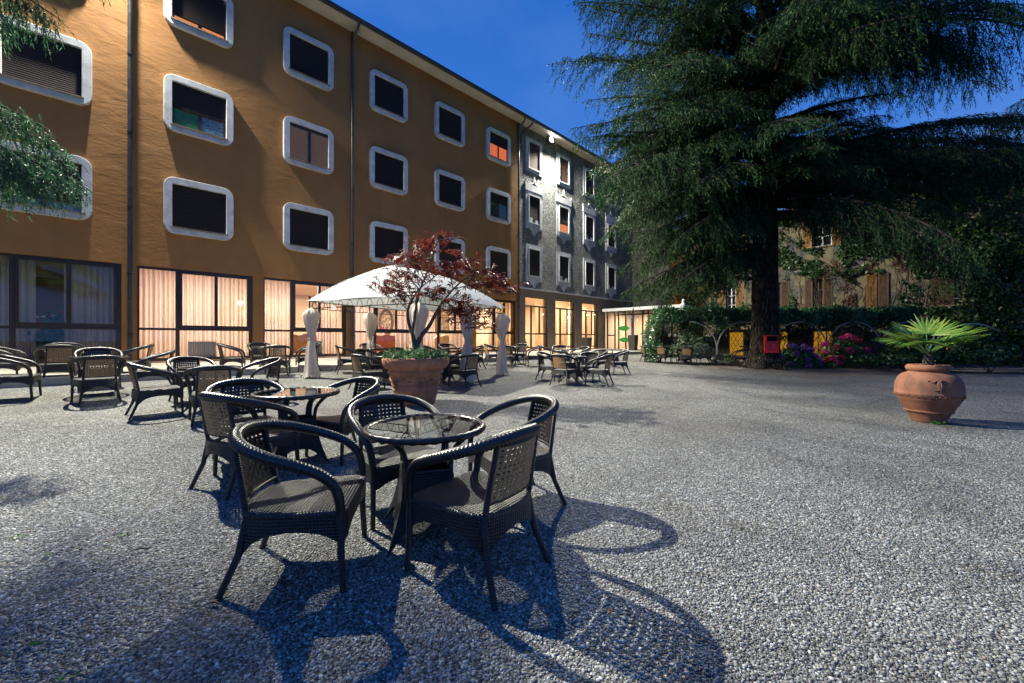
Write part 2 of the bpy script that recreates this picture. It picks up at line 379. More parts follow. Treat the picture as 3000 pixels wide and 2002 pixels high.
# house plaster with patches of bare render
b = NB('house_plaster'); co = b.coord()
n = b.noise(co, 0.55, 6, 0.6, 0.6); n2 = b.noise(co, 6, 6, 0.65)
c = b.mix(b.ramp(n2, [(0.3, (0, 0, 0)), (0.7, (1, 1, 1))]), (0.135, 0.11, 0.068), (0.215, 0.18, 0.115))
c = b.mix(b.ramp(n, [(0.50, (0, 0, 0)), (0.54, (1, 1, 1))]), c, b.ramp(n2, [(0.3, (0.07, 0.068, 0.066)), (0.7, (0.12, 0.116, 0.11))]))
b.done(b.bsdf(c, 0.9, b.bump(n2, 0.8, 0.03), spec=0.2))
b = NB('black_plastic'); co = b.coord()
b.done(b.bsdf((0.012, 0.014, 0.018), 0.22, b.bump(b.noise(co, 6, 5, 0.6, 1.2), 1.0, 0.05), spec=0.6))
b = NB('blue_plastic'); co = b.coord()
b.done(b.bsdf((0.03, 0.06, 0.14), 0.3, b.bump(b.noise(co, 7, 4, 0.6, 1.0), 1.0, 0.05), spec=0.6))
# ---------------------------------------------------------------- mesh helpers
class MB:
    """collects shapes and links them as ONE mesh object"""
    def __init__(s): s.v = []; s.f = []; s.mi = []; s.sm = []
    def add(s, vs, fs, mi=0, sm=False):
        o = len(s.v); s.v += [tuple(p) for p in vs]
        for f in fs: s.f.append(tuple(i + o for i in f)); s.mi.append(mi); s.sm.append(sm)
    def box(s, x0, x1, y0, y1, z0, z1, mi=0):
        s.add([(x0, y0, z0), (x1, y0, z0), (x1, y1, z0), (x0, y1, z0), (x0, y0, z1), (x1, y0, z1), (x1, y1, z1), (x0, y1, z1)],
              [(0, 3, 2, 1), (4, 5, 6, 7), (0, 1, 5, 4), (1, 2, 6, 5), (2, 3, 7, 6), (3, 0, 4, 7)], mi)
    def hexa(s, p, mi=0):
        s.add(p, [(0, 3, 2, 1), (4, 5, 6, 7), (0, 1, 5, 4), (1, 2, 6, 5), (2, 3, 7, 6), (3, 0, 4, 7)], mi)
    def tube(s, pts, rad, seg=8, mi=0, caps=True, closed=False, relief=None):
        pts = [Vector(p) for p in pts]; n = len(pts)
        if not hasattr(rad, '__len__'): rad = [rad] * n
        vs = []; up = Vector((0, 0, 1)); side = None
        for i in range(n):
            if closed: t = pts[(i + 1) % n] - pts[i - 1]
            else: t = pts[min(i + 1, n - 1)] - pts[max(i - 1, 0)]
            t.normalize()
            if side is None:
                side = t.cross(up if abs(t.z) < 0.9 else Vector((1, 0, 0)))
            side = side - t * side.dot(t); side.normalize(); b = t.cross(side)
            for k in range(seg):
                a = 2 * PI * k / seg; r = rad[i] * (1 + (relief(i, k) if relief else 0))
                vs.append(pts[i] + side * (r * math.cos(a)) + b * (r * math.sin(a)))
        fs = []
        for i in range(n if closed else n - 1):
            j = (i + 1) % n
            for k in range(seg):
                l = (k + 1) % seg; fs.append((i * seg + k, i * seg + l, j * seg + l, j * seg + k))
        s.add(vs, fs, mi, True)
        if caps and not closed:
            s.add(vs[:seg], [tuple(reversed(range(seg)))], mi); s.add(vs[-seg:], [tuple(range(seg))], mi)
    def lathe(s, prof, seg=32, c=(0, 0, 0), mi=0, wob=None, close=False):
        vs = []
        for j, (r, z) in enumerate(prof):
            for k in range(seg):
                a = 2 * PI * k / seg; q = r * (wob(a, j) if wob else 1)
                vs.append((c[0] + q * math.cos(a), c[1] + q * math.sin(a), c[2] + z))
        fs = [(j * seg + k, j * seg + (k + 1) % seg, (j + 1) * seg + (k + 1) % seg, (j + 1) * seg + k) for j in range(len(prof) - 1) for k in range(seg)]
        s.add(vs, fs, mi, True)
        if close:
            s.add(vs[:seg], [tuple(reversed(range(seg)))], mi); s.add(vs[-seg:], [tuple(range(seg))], mi)
    def prism(s, poly, y0, y1, mi=0):
        """closed outline in x,z extruded along y"""
        n = len(poly)
        vs = [(x, y0, z) for x, z in poly] + [(x, y1, z) for x, z in poly]
        fs = [tuple(range(n)), tuple(reversed(range(n, 2 * n)))] + [(i, i + n, (i + 1) % n + n, (i + 1) % n) for i in range(n)]
        s.add(vs, fs, mi)
    def ring(s, outer, inner, y0, y1, mi=0):
        """frame between two outlines (x,z) with equal counts, front at y0, back at y1"""
        n = len(outer)
        vs = [(x, y0, z) for x, z in outer] + [(x, y0, z) for x, z in inner] + [(x, y1, z) for x, z in outer] + [(x, y1, z) for x, z in inner]
        fs = []
        for i in range(n):
            j = (i + 1) % n
            fs += [(i, j, j + n, i + n), (i, i + 2 * n, j + 2 * n, j), (i + n, j + n, j + 3 * n, i + 3 * n)]
        s.add(vs, fs, mi)
    def build(s, name, mat, parent=None, loc=None, rotz=None, bevel=0, smooth=None):
        me = bpy.data.meshes.new(name); me.from_pydata(s.v, [], s.f); me.update()
        mats = mat if isinstance(mat, (list, tuple)) else [mat]
        for m in mats: me.materials.append(MATS[m])
        me.polygons.foreach_set('material_index', s.mi)
        me.polygons.foreach_set('use_smooth', s.sm if smooth is None else [smooth] * len(s.f))
        o = bpy.data.objects.new(name, me); COL.objects.link(o)
        if parent: o.parent = parent
        if loc: o.location = loc
        if rotz is not None: o.rotation_euler = (0, 0, rotz)
        if bevel:
            b = o.modifiers.new('bevel', 'BEVEL'); b.width = bevel; b.segments = 2; b.limit_method = 'ANGLE'
        return o
def npmesh(name, verts, faces, mat, parent=None, loc=None, smooth=False):
    verts = np.asarray(verts, np.float32); faces = np.asarray(faces, np.int32); k = faces.shape[1]
    me = bpy.data.meshes.new(name)
    me.vertices.add(len(verts)); me.vertices.foreach_set('co', verts.ravel())
    me.loops.add(faces.size); me.loops.foreach_set('vertex_index', faces.ravel())
    me.polygons.add(len(faces)); me.polygons.foreach_set('loop_start', np.arange(0, faces.size, k, dtype=np.int32))
    me.polygons.foreach_set('loop_total', np.full(len(faces), k, np.int32))
    if smooth: me.polygons.foreach_set('use_smooth', np.ones(len(faces), bool))
    me.update(calc_edges=True); me.validate()
    me.materials.append(MATS[mat])
    o = bpy.data.objects.new(name, me); COL.objects.link(o)
    if parent: o.parent = parent
    if loc is not None: o.location = loc
    return o
def tag(o, label=None, cat=None, group=None, kind=None):
    if label: o['label'] = label
    if cat: o['category'] = cat
    if group: o['group'] = group
    if kind: o['kind'] = kind
    return o
def thing(name, label, cat, loc=(0, 0, 0), rotz=0, group=None):
    o = bpy.data.objects.new(name, None); COL.objects.link(o); o.location = loc; o.rotation_euler = (0, 0, rotz)
    o.empty_display_size = 0.2
    return tag(o, label, cat, group)
def copy_tree(o, parent=None):
    c = o.copy(); COL.objects.link(c)
    if parent: c.parent = parent
    for ch in list(o.children): copy_tree(ch, c)
    return c
def catmull(P, n=8, closed=False):
    P = [Vector(p) for p in P]; out = []; m = len(P)
    for i in range(m if closed else m - 1):
        g = (lambda k: P[k % m]) if closed else (lambda k: P[min(max(k, 0), m - 1)])
        p0, p1, p2, p3 = g(i - 1), g(i), g(i + 1), g(i + 2)
        for k in range(n):
            t = k / n
            out.append(0.5 * ((2 * p1) + (p2 - p0) * t + (2 * p0 - 5 * p1 + 4 * p2 - p3) * t * t + (3 * p1 - p0 - 3 * p2 + p3) * t ** 3))
    if not closed: out.append(P[-1])
    return out
def ground_z(x, y):
    s = -0.7112 * x + 0.7030 * y
    g = 0.022 * max(0, min(s, 14) - 2.5) + 0.040 * max(0, min(s, 12.2) - 9)
    return g
def rrect(x0, x1, z0, z1, r, n=6):
    out = []
    for cx_, cz_, a0 in ((x1 - r, z1 - r, 0), (x0 + r, z1 - r, 90), (x0 + r, z0 + r, 180), (x1 - r, z0 + r, 270)):
        for k in range(n + 1):
            a = math.radians(a0 + 90 * k / n); out.append((cx_ + r * math.cos(a), cz_ + r * math.sin(a)))
    return out
def norm(v): return v / np.maximum(np.linalg.norm(v, axis=-1, keepdims=True), 1e-9)
def leaves(P, size, N=None, spread=0.7, aspect=0.62, fold=0.25):
    """leaf quads (two folded triangles as one diamond) at points P, facing roughly along N; returns verts, faces"""
    P = np.asarray(P, float); n = len(P)
    if N is None: N = np.tile([0, 0, 1.0], (n, 1))
    N = norm(np.asarray(N, float) + rng.normal(0, spread, (n, 3)))
    T = norm(np.cross(N, rng.normal(0, 1, (n, 3)))); B = np.cross(N, T)
    sz = (size * rng.uniform(0.65, 1.3, n))[:, None] if np.isscalar(size) else (size * rng.uniform(0.65, 1.3, n))[:, None]
    v = np.stack([P - T * sz * 0.5, P + B * sz * aspect * 0.5 + N * sz * fold * 0.3 + T * sz * 0.05, P + T * sz * 0.5 - N * sz * 0.1, P - B * sz * aspect * 0.5 + N * sz * fold * 0.3 + T * sz * 0.05], 1)
    return v.reshape(-1, 3), np.arange(4 * n).reshape(n, 4)

# ---------------------------------------------------------------- ground
def build_ground():
    ss = np.concatenate([[-300, -120, -60, -30], np.arange(-20, 16.01, 0.5), [18, 25, 40, 80, 300]])
    ts = np.concatenate([[-300, -100, -50], np.arange(-30, 45, 1.0), [60, 100, 300]])
    V = []; F = []
    for i, s in enumerate(ss):
        for j, t in enumerate(ts):
            p = U * float(t) + M_ * float(s); V.append((p.x, p.y, ground_z(p.x, p.y)))
    n = len(ts)
    for i in range(len(ss) - 1):
        for j in range(n - 1): F.append((i * n + j, i * n + j + 1, (i + 1) * n + j + 1, (i + 1) * n + j))
    o = npmesh('ground', V, F, 'gravel_ground', smooth=True)
    tag(o, kind='structure')
    # flip up if needed
    if o.data.polygons[0].normal.z < 0: o.data.flip_normals()
build_ground()

# loose stones near the camera, scattered over a patch lying on the ground
def build_pebbles():
    V = []; F = []; yy = np.arange(1.15, 5.7, 0.11); k = 40
    for y in yy:
        for i in range(k + 1):
            x = (i / k * 2 - 1) * (y * 1.36 + 0.3); V.append((x, y, ground_z(x, y)))
    for j in range(len(yy) - 1):
        for i in range(k): a = j * (k + 1) + i; F.append((a, a + 1, a + k + 2, a + k + 1))
    o = npmesh('gravel', V, F, 'pebble'); tag(o, kind='stuff')
    def patch(P):     # bare earth showing through in worn patches
        x, y = P[:, 0], P[:, 1]
        f = 0.5 + 0.28 * np.sin(x * 2.1 + 1.3 * np.sin(y * 1.7)) + 0.22 * np.sin(y * 3.3 + x * 1.1 + 2) * np.cos(x * 4.2 - y)
        worn = np.exp(-(((x + 1.0) / 0.75) ** 2 + ((y - 1.75) / 0.5) ** 2)) + 0.8 * np.exp(-(((x + 0.45) / 0.4) ** 2 + ((y - 2.6) / 0.5) ** 2)) + 0.5 * np.exp(-(((x + 2.6) / 0.8) ** 2 + ((y - 2.0) / 0.6) ** 2))
        return np.clip(1.15 - 0.95 * np.clip(worn, 0, 1) * (0.45 + 0.7 * f) - 0.35 * np.clip(0.35 - f, 0, 1) * 2, 0.12, 1)
    at = o.data.attributes.new('dens', 'FLOAT', 'POINT')
    at.data.foreach_set('value', np.clip((5.6 - np.array(V)[:, 1]) / 1.8, 0, 1) * patch(np.array(V)).astype(np.float32))
    g = bpy.data.node_groups.new('scatter_stones', 'GeometryNodeTree')
    g.interface.new_socket('Geometry', in_out='INPUT', socket_type='NodeSocketGeometry')
    g.interface.new_socket('Geometry', in_out='OUTPUT', socket_type='NodeSocketGeometry')
    N = g.nodes.new; L = g.links.new
    gi = N('NodeGroupInput'); go = N('NodeGroupOutput'); d = N('GeometryNodeDistributePointsOnFaces'); d.inputs['Seed'].default_value = 3
    na = N('GeometryNodeInputNamedAttribute'); na.data_type = 'FLOAT'; na.inputs[0].default_value = 'dens'
    mu = N('ShaderNodeMath'); mu.operation = 'MULTIPLY'; mu.inputs[1].default_value = 10500
    L(na.outputs[0], mu.inputs[0]); L(mu.outputs[0], d.inputs['Density']); L(gi.outputs[0], d.inputs[0])
    ico = N('GeometryNodeMeshIcoSphere'); ico.inputs['Radius'].default_value = 1.0; ico.inputs['Subdivisions'].default_value = 2
    sp = N('GeometryNodeSetPosition'); nt_ = N('ShaderNodeTexNoise'); nt_.inputs['Scale'].default_value = 0.9
    vs = N('ShaderNodeVectorMath'); vs.operation = 'SUBTRACT'; vs.inputs[1].default_value = (0.5, 0.5, 0.5)
    vm = N('ShaderNodeVectorMath'); vm.operation = 'SCALE'; vm.inputs['Scale'].default_value = 0.9
    L(nt_.outputs[1], vs.inputs[0]); L(vs.outputs[0], vm.inputs[0]); L(vm.outputs[0], sp.inputs['Offset']); L(ico.outputs[0], sp.inputs[0])
    tr = N('GeometryNodeTransform'); tr.inputs['Scale'].default_value = (1.0, 0.72, 0.5); L(sp.outputs[0], tr.inputs[0])
    sh = N('GeometryNodeSetShadeSmooth'); L(tr.outputs[0], sh.inputs[0])
    sm = N('GeometryNodeSetMaterial'); sm.inputs['Material'].default_value = MATS['pebble']; L(sh.outputs[0], sm.inputs[0])
    ip = N('GeometryNodeInstanceOnPoints'); L(d.outputs[0], ip.inputs[0]); L(sm.outputs[0], ip.inputs['Instance'])
    rr = N('FunctionNodeRandomValue'); rr.data_type = 'FLOAT_VECTOR'; rr.inputs[0].default_value = (-0.5, -0.5, 0); rr.inputs[1].default_value = (0.5, 0.5, 6.283)
    L(rr.outputs[0], ip.inputs['Rotation'])
    rs = N('FunctionNodeRandomValue'); rs.data_type = 'FLOAT'; rs.inputs[2].default_value = 0; rs.inputs[3].default_value = 1; rs.inputs['Seed'].default_value = 5
    pw = N('ShaderNodeMath'); pw.operation = 'POWER'; pw.inputs[1].default_value = 3.5; L(rs.outputs[1], pw.inputs[0])
    ma = N('ShaderNodeMath'); ma.operation = 'MULTIPLY_ADD'; ma.inputs[1].default_value = 0.0075; ma.inputs[2].default_value = 0.0042; L(pw.outputs[0], ma.inputs[0])
    L(ma.outputs[0], ip.inputs['Scale'])
    L(ip.outputs[0], go.inputs[0])
    md = o.modifiers.new('stones', 'NODES'); md.node_group = g
build_pebbles()

# ---------------------------------------------------------------- hotel (orange wing and grey wing share one facade line)
ROT_F = math.atan2(U.y, U.x)
FORG = M_ * SF
hotel = thing('hotel_building', 'long orange plastered hotel wing with rounded white window surrounds and brown glazed ground floor', 'building', FORG, ROT_F)
grey = thing('hotel_building', 'narrow grey stuccoed hotel wing with pedimented windows next to the orange wing', 'building', FORG, ROT_F)
ZB, ZS, ZE = 0.45, 3.40, 13.46
w = MB()
def ubox(b, x0, x1, y0, y1, z0, z1): b.box(x0, x1, y0, y1, z0, z1)
ubox(w, -16, 16.0, 0, 0.4, ZS, ZE)
PIERS = [(0.06, 0.38), (3.22, 3.54), (6.36, 6.68), (9.50, 9.82), (12.65, 12.95), (15.80, 16.0)]
for p in PIERS: ubox(w, p[0], p[1], 0, 0.4, ZB, ZS)
ubox(w, -16, -2.78, 0, 0.4, ZB, ZS)
w.build('wall', 'orange_plaster', hotel)
w = MB(); w.box(-16, 16.0, -0.62, 0.4, ZE, ZE + 0.06); w.build('soffit', 'soffit_paint', hotel)
w = MB()
w.add([(-16, -0.72, 13.62), (16, -0.72, 13.62), (16, 7, 16.2), (-16, 7, 16.2), (-16, -0.72, 13.55), (16, -0.72, 13.55), (16, 7, 16.1), (-16, 7, 16.1)],
      [(0, 1, 2, 3), (7, 6, 5, 4), (0, 4, 5, 1), (1, 5, 6, 2), (3, 2, 6, 7), (0, 3, 7, 4)])
w.build('roof', 'roof_tile', hotel)
def gutter(x0, x1, par):
    g = MB(); n = 8
    pr = [(-0.70 + 0.075 * math.cos(a), 13.50 + 0.085 * math.sin(a)) for a in [PI + PI * k / n for k in range(n + 1)]]
    for k in range(n):
        (y0, z0), (y1, z1) = pr[k], pr[k + 1]
        g.add([(x0, y0, z0), (x1, y0, z0), (x1, y1, z1), (x0, y1, z1)], [(0, 1, 2, 3)], 0, True)
    g.tube([(x0, -0.775, 13.505), (x1, -0.775, 13.505)], 0.012, 6)
    g.box(x0, x1, -0.625, -0.62, 13.46, 13.54)
    g.build('gutter', 'pipe_paint', par)
gutter(-16, 15.98, hotel)
def downpipe(x, par, z0=0.55, dx=0.0):
    g = MB()
    pts = catmull([(x + dx, -0.70, 13.46), (x + dx * 0.9, -0.66, 13.28), (x + dx * 0.3, -0.2, 12.95), (x, -0.11, 12.75), (x, -0.11, 12.4), (x, -0.11, z0)], 6)
    g.tube(pts, 0.052, 12)
    p = g.build('downpipe', 'pipe_paint', par)
    for z in (11.2, 9.3, 7.1, 5.0, 3.1, 1.4):
        if z < z0: continue
        s = MB(); s.tube([(x, -0.11, z), (x, -0.11, z + 0.035)], 0.06, 12); s.box(x - 0.015, x + 0.015, -0.062, 0.0, z, z + 0.03)
        s.build('clamp', 'dark_metal', p)
downpipe(0.23, hotel); downpipe(6.56, hotel); downpipe(15.93, hotel, dx=-0.1)

def round_window(a0, zt, style, h=1.68, wd=1.715):
    s = MB(); z0 = zt - h
    o = rrect(a0, a0 + wd, z0, zt, 0.27); i_ = rrect(a0 + 0.195, a0 + wd - 0.195, z0 + 0.19, zt - 0.195, 0.035)
    s.ring(o, i_, -0.13, 0.0)
    f = s.build('window', 'white_surround', hotel, bevel=0.012)
    x0, x1, za, zb = a0 + 0.195, a0 + wd - 0.195, z0 + 0.19, zt - 0.195
    q = MB(); q.box(x0 - 0.05, x1 + 0.05, -0.175, -0.132, za - 0.035, za - 0.002); q.box(x0 + 0.002, x1 - 0.002, -0.132, -0.012, za - 0.002, za + 0.012)
    q.build('sill', 'pier_stone', f)
    cut = {'open': 0.62, 'lit': 0.55, 'gap': 0.16, 'half': 0.4, 'warm': 0.13}.get(style, 0.0) * (zb - za)
    mt = 'perforated_shutter' if style == 'perf' else ('roller_shutter' if random.random() < 0.6 else 'roller_shutter_brown')
    if style == 'perf':
        q = MB(); q.box(x0, x1, -0.05, -0.02, za + 0.014, zb - 0.12); q.build('shutter', mt, f)
        q = MB(); q.box(x0, x1, -0.062, -0.02, zb - 0.118, zb); q.box((x0 + x1) / 2 - 0.05, (x0 + x1) / 2 + 0.05, -0.075, -0.052, za + 0.014, zb - 0.118)
        q.build('frame', 'brown_frame', f)
    else:
        q = MB(); q.box(x0, x1, -0.05, -0.02, za + 0.014 + cut, zb); q.build('shutter', mt, f)
    if cut:
        pm = {'open': 'blue_curtain', 'lit': 'orange_lit_curtain', 'gap': 'blue_curtain', 'half': 'blue_curtain', 'warm': 'warm_strip'}[style]
        xm = (x0 + x1) / 2
        q = MB()
        if style in ('open', 'half'):
            q.box(xm, x1 - 0.06, -0.012, -0.004, za + 0.014, za + cut)
            q.build('curtain', pm, f)
            q = MB(); q.box(x0 + 0.05, xm - 0.05, -0.012, -0.004, za + 0.014, za + cut); q.build('pane', 'green_panel' if style == 'half' else 'dark_pane', f)
        else:
            q.box(x0 + 0.03, xm - 0.05, -0.012, -0.004, za + 0.014, za + cut); q.build('curtain', pm, f)
            q = MB(); q.box(xm + 0.05, x1 - 0.03, -0.012, -0.004, za + 0.014, za + cut); q.build('curtain', pm, f)
        q = MB(); q.box(x0 + 0.001, x1 - 0.001, -0.032, -0.003, za + 0.0125, za + 0.034); q.box(xm - 0.05, xm + 0.05, -0.03, -0.003, za + 0.034, za + cut); q.box(x0 + 0.001, x0 + 0.05, -0.03, -0.003, za + 0.034, za + cut); q.box(x1 - 0.05, x1 - 0.001, -0.03, -0.003, za + 0.034, za + cut)
        q.build('frame', 'brown_frame', f)
COLS = [-2.22, 0.95, 4.13, 7.29, 10.43, 13.60]; ROWS = [12.36, 9.20, 6.13]
STY = {(1, 0): 'warm', (1, 1): 'half', (2, 1): 'perf', (5, 0): 'lit', (5, 1): 'open', (0, 2): 'gap'}
for ci in range(6):
    for ri in range(3): round_window(COLS[ci], ROWS[ri], STY.get((ci, ri), ''))
for ri in range(3): round_window(-5.39, ROWS[ri], '')

def glazed_opening(x0, x1, par, zb=0.62, zt=3.40, tr=1.54, left=0.9, door=False, name='window'):
    """brown metal frame: fixed light on the left, two sliding sashes over a lower pane on the right"""
    m = MB(); y0, y1 = 0.05, 0.14
    m.box(x0, x0 + 0.05, y0, y1, zb, zt); m.box(x1 - 0.10, x1, y0, y1, zb, zt)
    m.box(x0 + 0.05, x1 - 0.10, y0, y1, zt - 0.07, zt); m.box(x0 + 0.05, x1 - 0.10, y0, y1, zb, zb + 0.09)
    xm = x0 + left
    m.box(xm - 0.05, xm + 0.05, y0, y1, zb + 0.09, zt - 0.07)
    m.box(x0 + 0.05, xm - 0.05, y0 + 0.01, y1, tr, tr + 0.07); m.box(xm + 0.05, x1 - 0.10, y0 - 0.01, y1, tr, tr + 0.10)
    f = m.build(name, 'brown_frame', par, bevel=0.006)
    s = MB(); xa, xb = xm + 0.05, x1 - 0.10; za, zc = tr + 0.10, zt - 0.07; xc = (xa + xb) / 2
    s.box(xa, xa + 0.06, 0.02, 0.06, za, zc); s.box(xb - 0.06, xb, 0.02, 0.06, za, zc); s.box(xc - 0.045, xc + 0.045, 0.015, 0.07, za, zc)
    s.box(xa + 0.06, xc - 0.045, 0.02, 0.06, za, za + 0.06); s.box(xc + 0.045, xb - 0.06, 0.02, 0.06, za, za + 0.06)
    s.box(xa + 0.06, xc - 0.045, 0.02, 0.06, zc - 0.06, zc); s.box(xc + 0.045, xb - 0.06, 0.02, 0.06, zc - 0.06, zc)
    s.build('sash', 'brown_frame', f, bevel=0.005)
    g = MB()
    for a, b, c, d in ((x0 + 0.05, xm - 0.05, zb + 0.09, tr), (x0 + 0.05, xm - 0.05, tr + 0.07, zt - 0.07), (xm + 0.05, x1 - 0.10, zb + 0.09, tr), (xa, xc, za, zc), (xc, xb, za, zc)):
        g.add([(a, 0.10, c), (b, 0.10, c), (b, 0.10, d), (a, 0.10, d)], [(0, 1, 2, 3)])
    g.build('glass', 'window_glass', f)
for x0, x1 in ((-2.78, 0.06), (0.38, 3.22), (3.54, 6.36), (6.68, 9.50), (9.82, 12.65)): glazed_opening(x0, x1, hotel)
glazed_opening(12.95, 15.80, hotel, left=1.25)

# grey wing
w = MB(); w.box(16.0, 28.9, 0.012, 0.4, 4.15, ZE); w.build('wall', 'grey_stucco', grey)
w = MB()
for x0, x1 in ((16.0, 16.6), (18.62, 19.32), (21.33, 22.13), (24.1, 24.9)): w.box(x0, x1, 0.0, 0.4, ZB, 3.74)
w.box(16.0, 28.9, 0.0, 0.4, 3.74, 4.15); w.box(24.9, 28.9, 0.0, 0.4, 3.24, 3.74); w.build('pier', 'pier_stone', grey)
w = MB(); w.box(16.0, 28.9, -0.10, 0.011, 4.15, 4.21); w.build('belt_ledge', 'pale_trim', grey)
w = MB(); w.box(16.0, 28.9, -0.62, 0.4, ZE, ZE + 0.06); w.build('soffit', 'soffit_paint', grey)
w = MB()
w.add([(16, -0.72, 13.62), (29.2, -0.72, 13.62), (29.2, 7, 16.2), (16, 7, 16.2), (16, -0.72, 13.55), (29.2, -0.72, 13.55), (29.2, 7, 16.1), (16, 7, 16.1)],
      [(0, 1, 2, 3), (7, 6, 5, 4), (0, 4, 5, 1), (1, 5, 6, 2), (3, 2, 6, 7), (0, 3, 7, 4)])
w.build('roof', 'roof_tile', grey)
gutter(16.02, 29.2, grey); downpipe(16.12, grey, z0=12.3, dx=0.35)
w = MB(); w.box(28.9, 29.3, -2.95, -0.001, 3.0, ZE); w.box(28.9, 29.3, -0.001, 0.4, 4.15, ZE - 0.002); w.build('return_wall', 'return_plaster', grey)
def grey_window(c, row):
    zs = {0: (10.97, 12.93, 11.2, 12.72), 1: (7.77, 9.85, 8.06, 9.60), 2: (4.72, 6.76, 4.97, 6.50)}[row]
    z0, z1, i0, i1 = zs; x0, x1 = c - 0.72, c + 0.72; a, b = c - 0.46, c + 0.46
    s = MB(); s.ring([(x0, z0), (x1, z0), (x1, z1), (x0, z1)], [(a, i0), (b, i0), (b, i1), (a, i1)], -0.03, 0.011)
    f = s.build('window', 'pale_trim', grey)
    q = MB(); q.ring([(a - 0.06, i0 - 0.05), (b + 0.06, i0 - 0.05), (b + 0.06, i1 + 0.06), (a - 0.06, i1 + 0.06)], [(a, i0), (b, i0), (b, i1), (a, i1)], -0.075, -0.031)
    q.build('frame', 'white_surround', f)
    q = MB(); q.box(a, b, -0.010, 0.009, i0, i1); q.build('shutter', 'roller_shutter' if row else 'roller_shutter_brown', f)
    if (round(c), row) in ((20, 1),):
        q = MB(); q.box(a + 0.04, b - 0.04, -0.018, -0.011, i0, i0 + 0.46); q.build('curtain', 'warm_strip', f)
    elif row and (round(c) + row) % 2 == 0 or (round(c), row) == (20, 2):
        q = MB(); q.box(a + 0.10, a + 0.30, -0.02, -0.011, i0, i0 + 0.28); q.build('curtain', 'board_grey', f)
        q = MB(); q.box(b - 0.34, b - 0.12, -0.02, -0.011, i0, i0 + 0.2); q.build('curtain', 'board_grey', f)
    if row == 1:
        p = MB()
        p.prism([(x0 - 0.05, 9.853), (x1 + 0.05, 9.853), (x1 + 0.05, 10.22), (x0 - 0.05, 10.22)], -0.055, 0.011)
        p.prism([(c - 0.60, 10.222), (c - 0.10, 10.42), (c - 0.02, 10.75), (c + 0.02, 10.75), (c + 0.10, 10.42), (c + 0.60, 10.222), (c + 0.30, 10.24), (c + 0.06, 10.36), (c, 10.55), (c - 0.06, 10.36), (c - 0.30, 10.24)][::-1], -0.04, 0.011)
        p.prism([(x0 - 0.07, 10.222), (x0 + 0.03, 10.222), (x0 - 0.02, 10.40)], -0.04, 0.011); p.prism([(x1 - 0.03, 10.222), (x1 + 0.07, 10.222), (x1 + 0.02, 10.40)], -0.04, 0.011)
        p.build('pediment', 'pale_trim', f)
    if row:
        t = MB(); zt = z0 - 0.002
        pts = [(x0, zt), (x0, zt - 0.12)] + [(x0 + 0.68 * k / 6 + 0.02, zt - 0.12 - 0.34 * (k / 6) ** 2 + 0.10 * math.sin(PI * k / 6)) for k in range(1, 7)]
        pts += [(x1 - 0.68 * k / 6 - 0.02, zt - 0.12 - 0.34 * (k / 6) ** 2 + 0.10 * math.sin(PI * k / 6)) for k in range(6, 0, -1)] + [(x1, zt - 0.12), (x1, zt)]
        t.prism(pts, -0.02, 0.011); t.build('apron', 'pale_trim', f)
for c in (17.33, 20.13, 22.96, 25.75):
    for r in range(3): grey_window(c, r)
def grey_glazing(x0, x1):
    m = MB(); y0, y1 = 0.10, 0.18; zb, zt = 0.74, 3.735
    xl, xr = x0 + 0.62, x0 + 0.62 + (x1 - x0 - 0.62) * 0.52
    m.box(x0, x0 + 0.04, y0, y1, zb, zt); m.box(x1 - 0.06, x1, y0, y1, zb, zt); m.box(x0 + 0.04, x1 - 0.06, y0, y1, zt - 0.05, zt); m.box(x0 + 0.04, x1 - 0.06, y0, y1, zb, zb + 0.08)
    m.box(x0 + 0.04, x1 - 0.06, y0, y1, 3.16, 3.24); m.box(x0 + 0.04, x1 - 0.06, y0, y1, 1.54, 1.62)
    m.box(xl - 0.04, xl + 0.04, y0 - 0.01, y1, zb + 0.08, 1.54); m.box(xl - 0.04, xl + 0.04, y0 - 0.01, y1, 1.62, 3.16); m.box(xr - 0.03, xr + 0.03, y0 - 0.01, y1, 1.62, 3.16)
    f = m.build('window', 'brown_frame', grey, bevel=0.005)
    g = MB()
    for a, b, c, d in ((x0 + 0.04, x1 - 0.06, zb + 0.08, 1.54), (x0 + 0.04, x1 - 0.06, 1.62, 3.16), (x0 + 0.04, x1 - 0.06, 3.24, zt - 0.05)):
        g.add([(a, 0.14, c), (b, 0.14, c), (b, 0.14, d), (a, 0.14, d)], [(0, 1, 2, 3)])
    g.build('glass', 'window_glass', f)
for x0, x1 in ((16.6, 18.62), (19.32, 21.33), (22.13, 24.1)): grey_glazing(x0, x1)

# rooms behind the glass (parts of the building)
def room(par, x0, x1, dep, zf, zc, wall='cream_wall'):
    m = MB(); m.box(x0, x1, dep, dep + 0.1, zf, zc); m.box(x0 - 0.06, x0, 0.402, dep + 0.1, zf, zc); m.box(x1, x1 + 0.06, 0.402, dep + 0.1, zf, zc)
    m.build('room_wall', wall, par)
    m = MB(); m.box(x0 - 0.06, x1 + 0.06, 0.0, dep, zf - 0.16, zf - 0.001); m.build('room_floor', 'parquet', par)
    m = MB(); m.box(x0 - 0.06, x1 + 0.06, 0.402, dep, zc + 0.001, zc + 0.1); m.build('room_ceiling', 'ceiling_paint', par)
room(hotel, 0.24, 15.86, 6.0, 0.60, 3.5)
room(hotel, -9.0, 0.10, 6.0, 0.60, 3.5, 'plaster_opposite')
room(grey, 16.14, 24.5, 6.0, 0.62, 3.9)
WARM = (1.0, 0.78, 0.61)
for i, a in enumerate((1.8, 4.95, 8.1, 11.2, 14.3)): lamp('room_light', 'AREA', (a, 2.4, 3.46), 290, WARM, 1.3, (0, 0, 0), hotel)
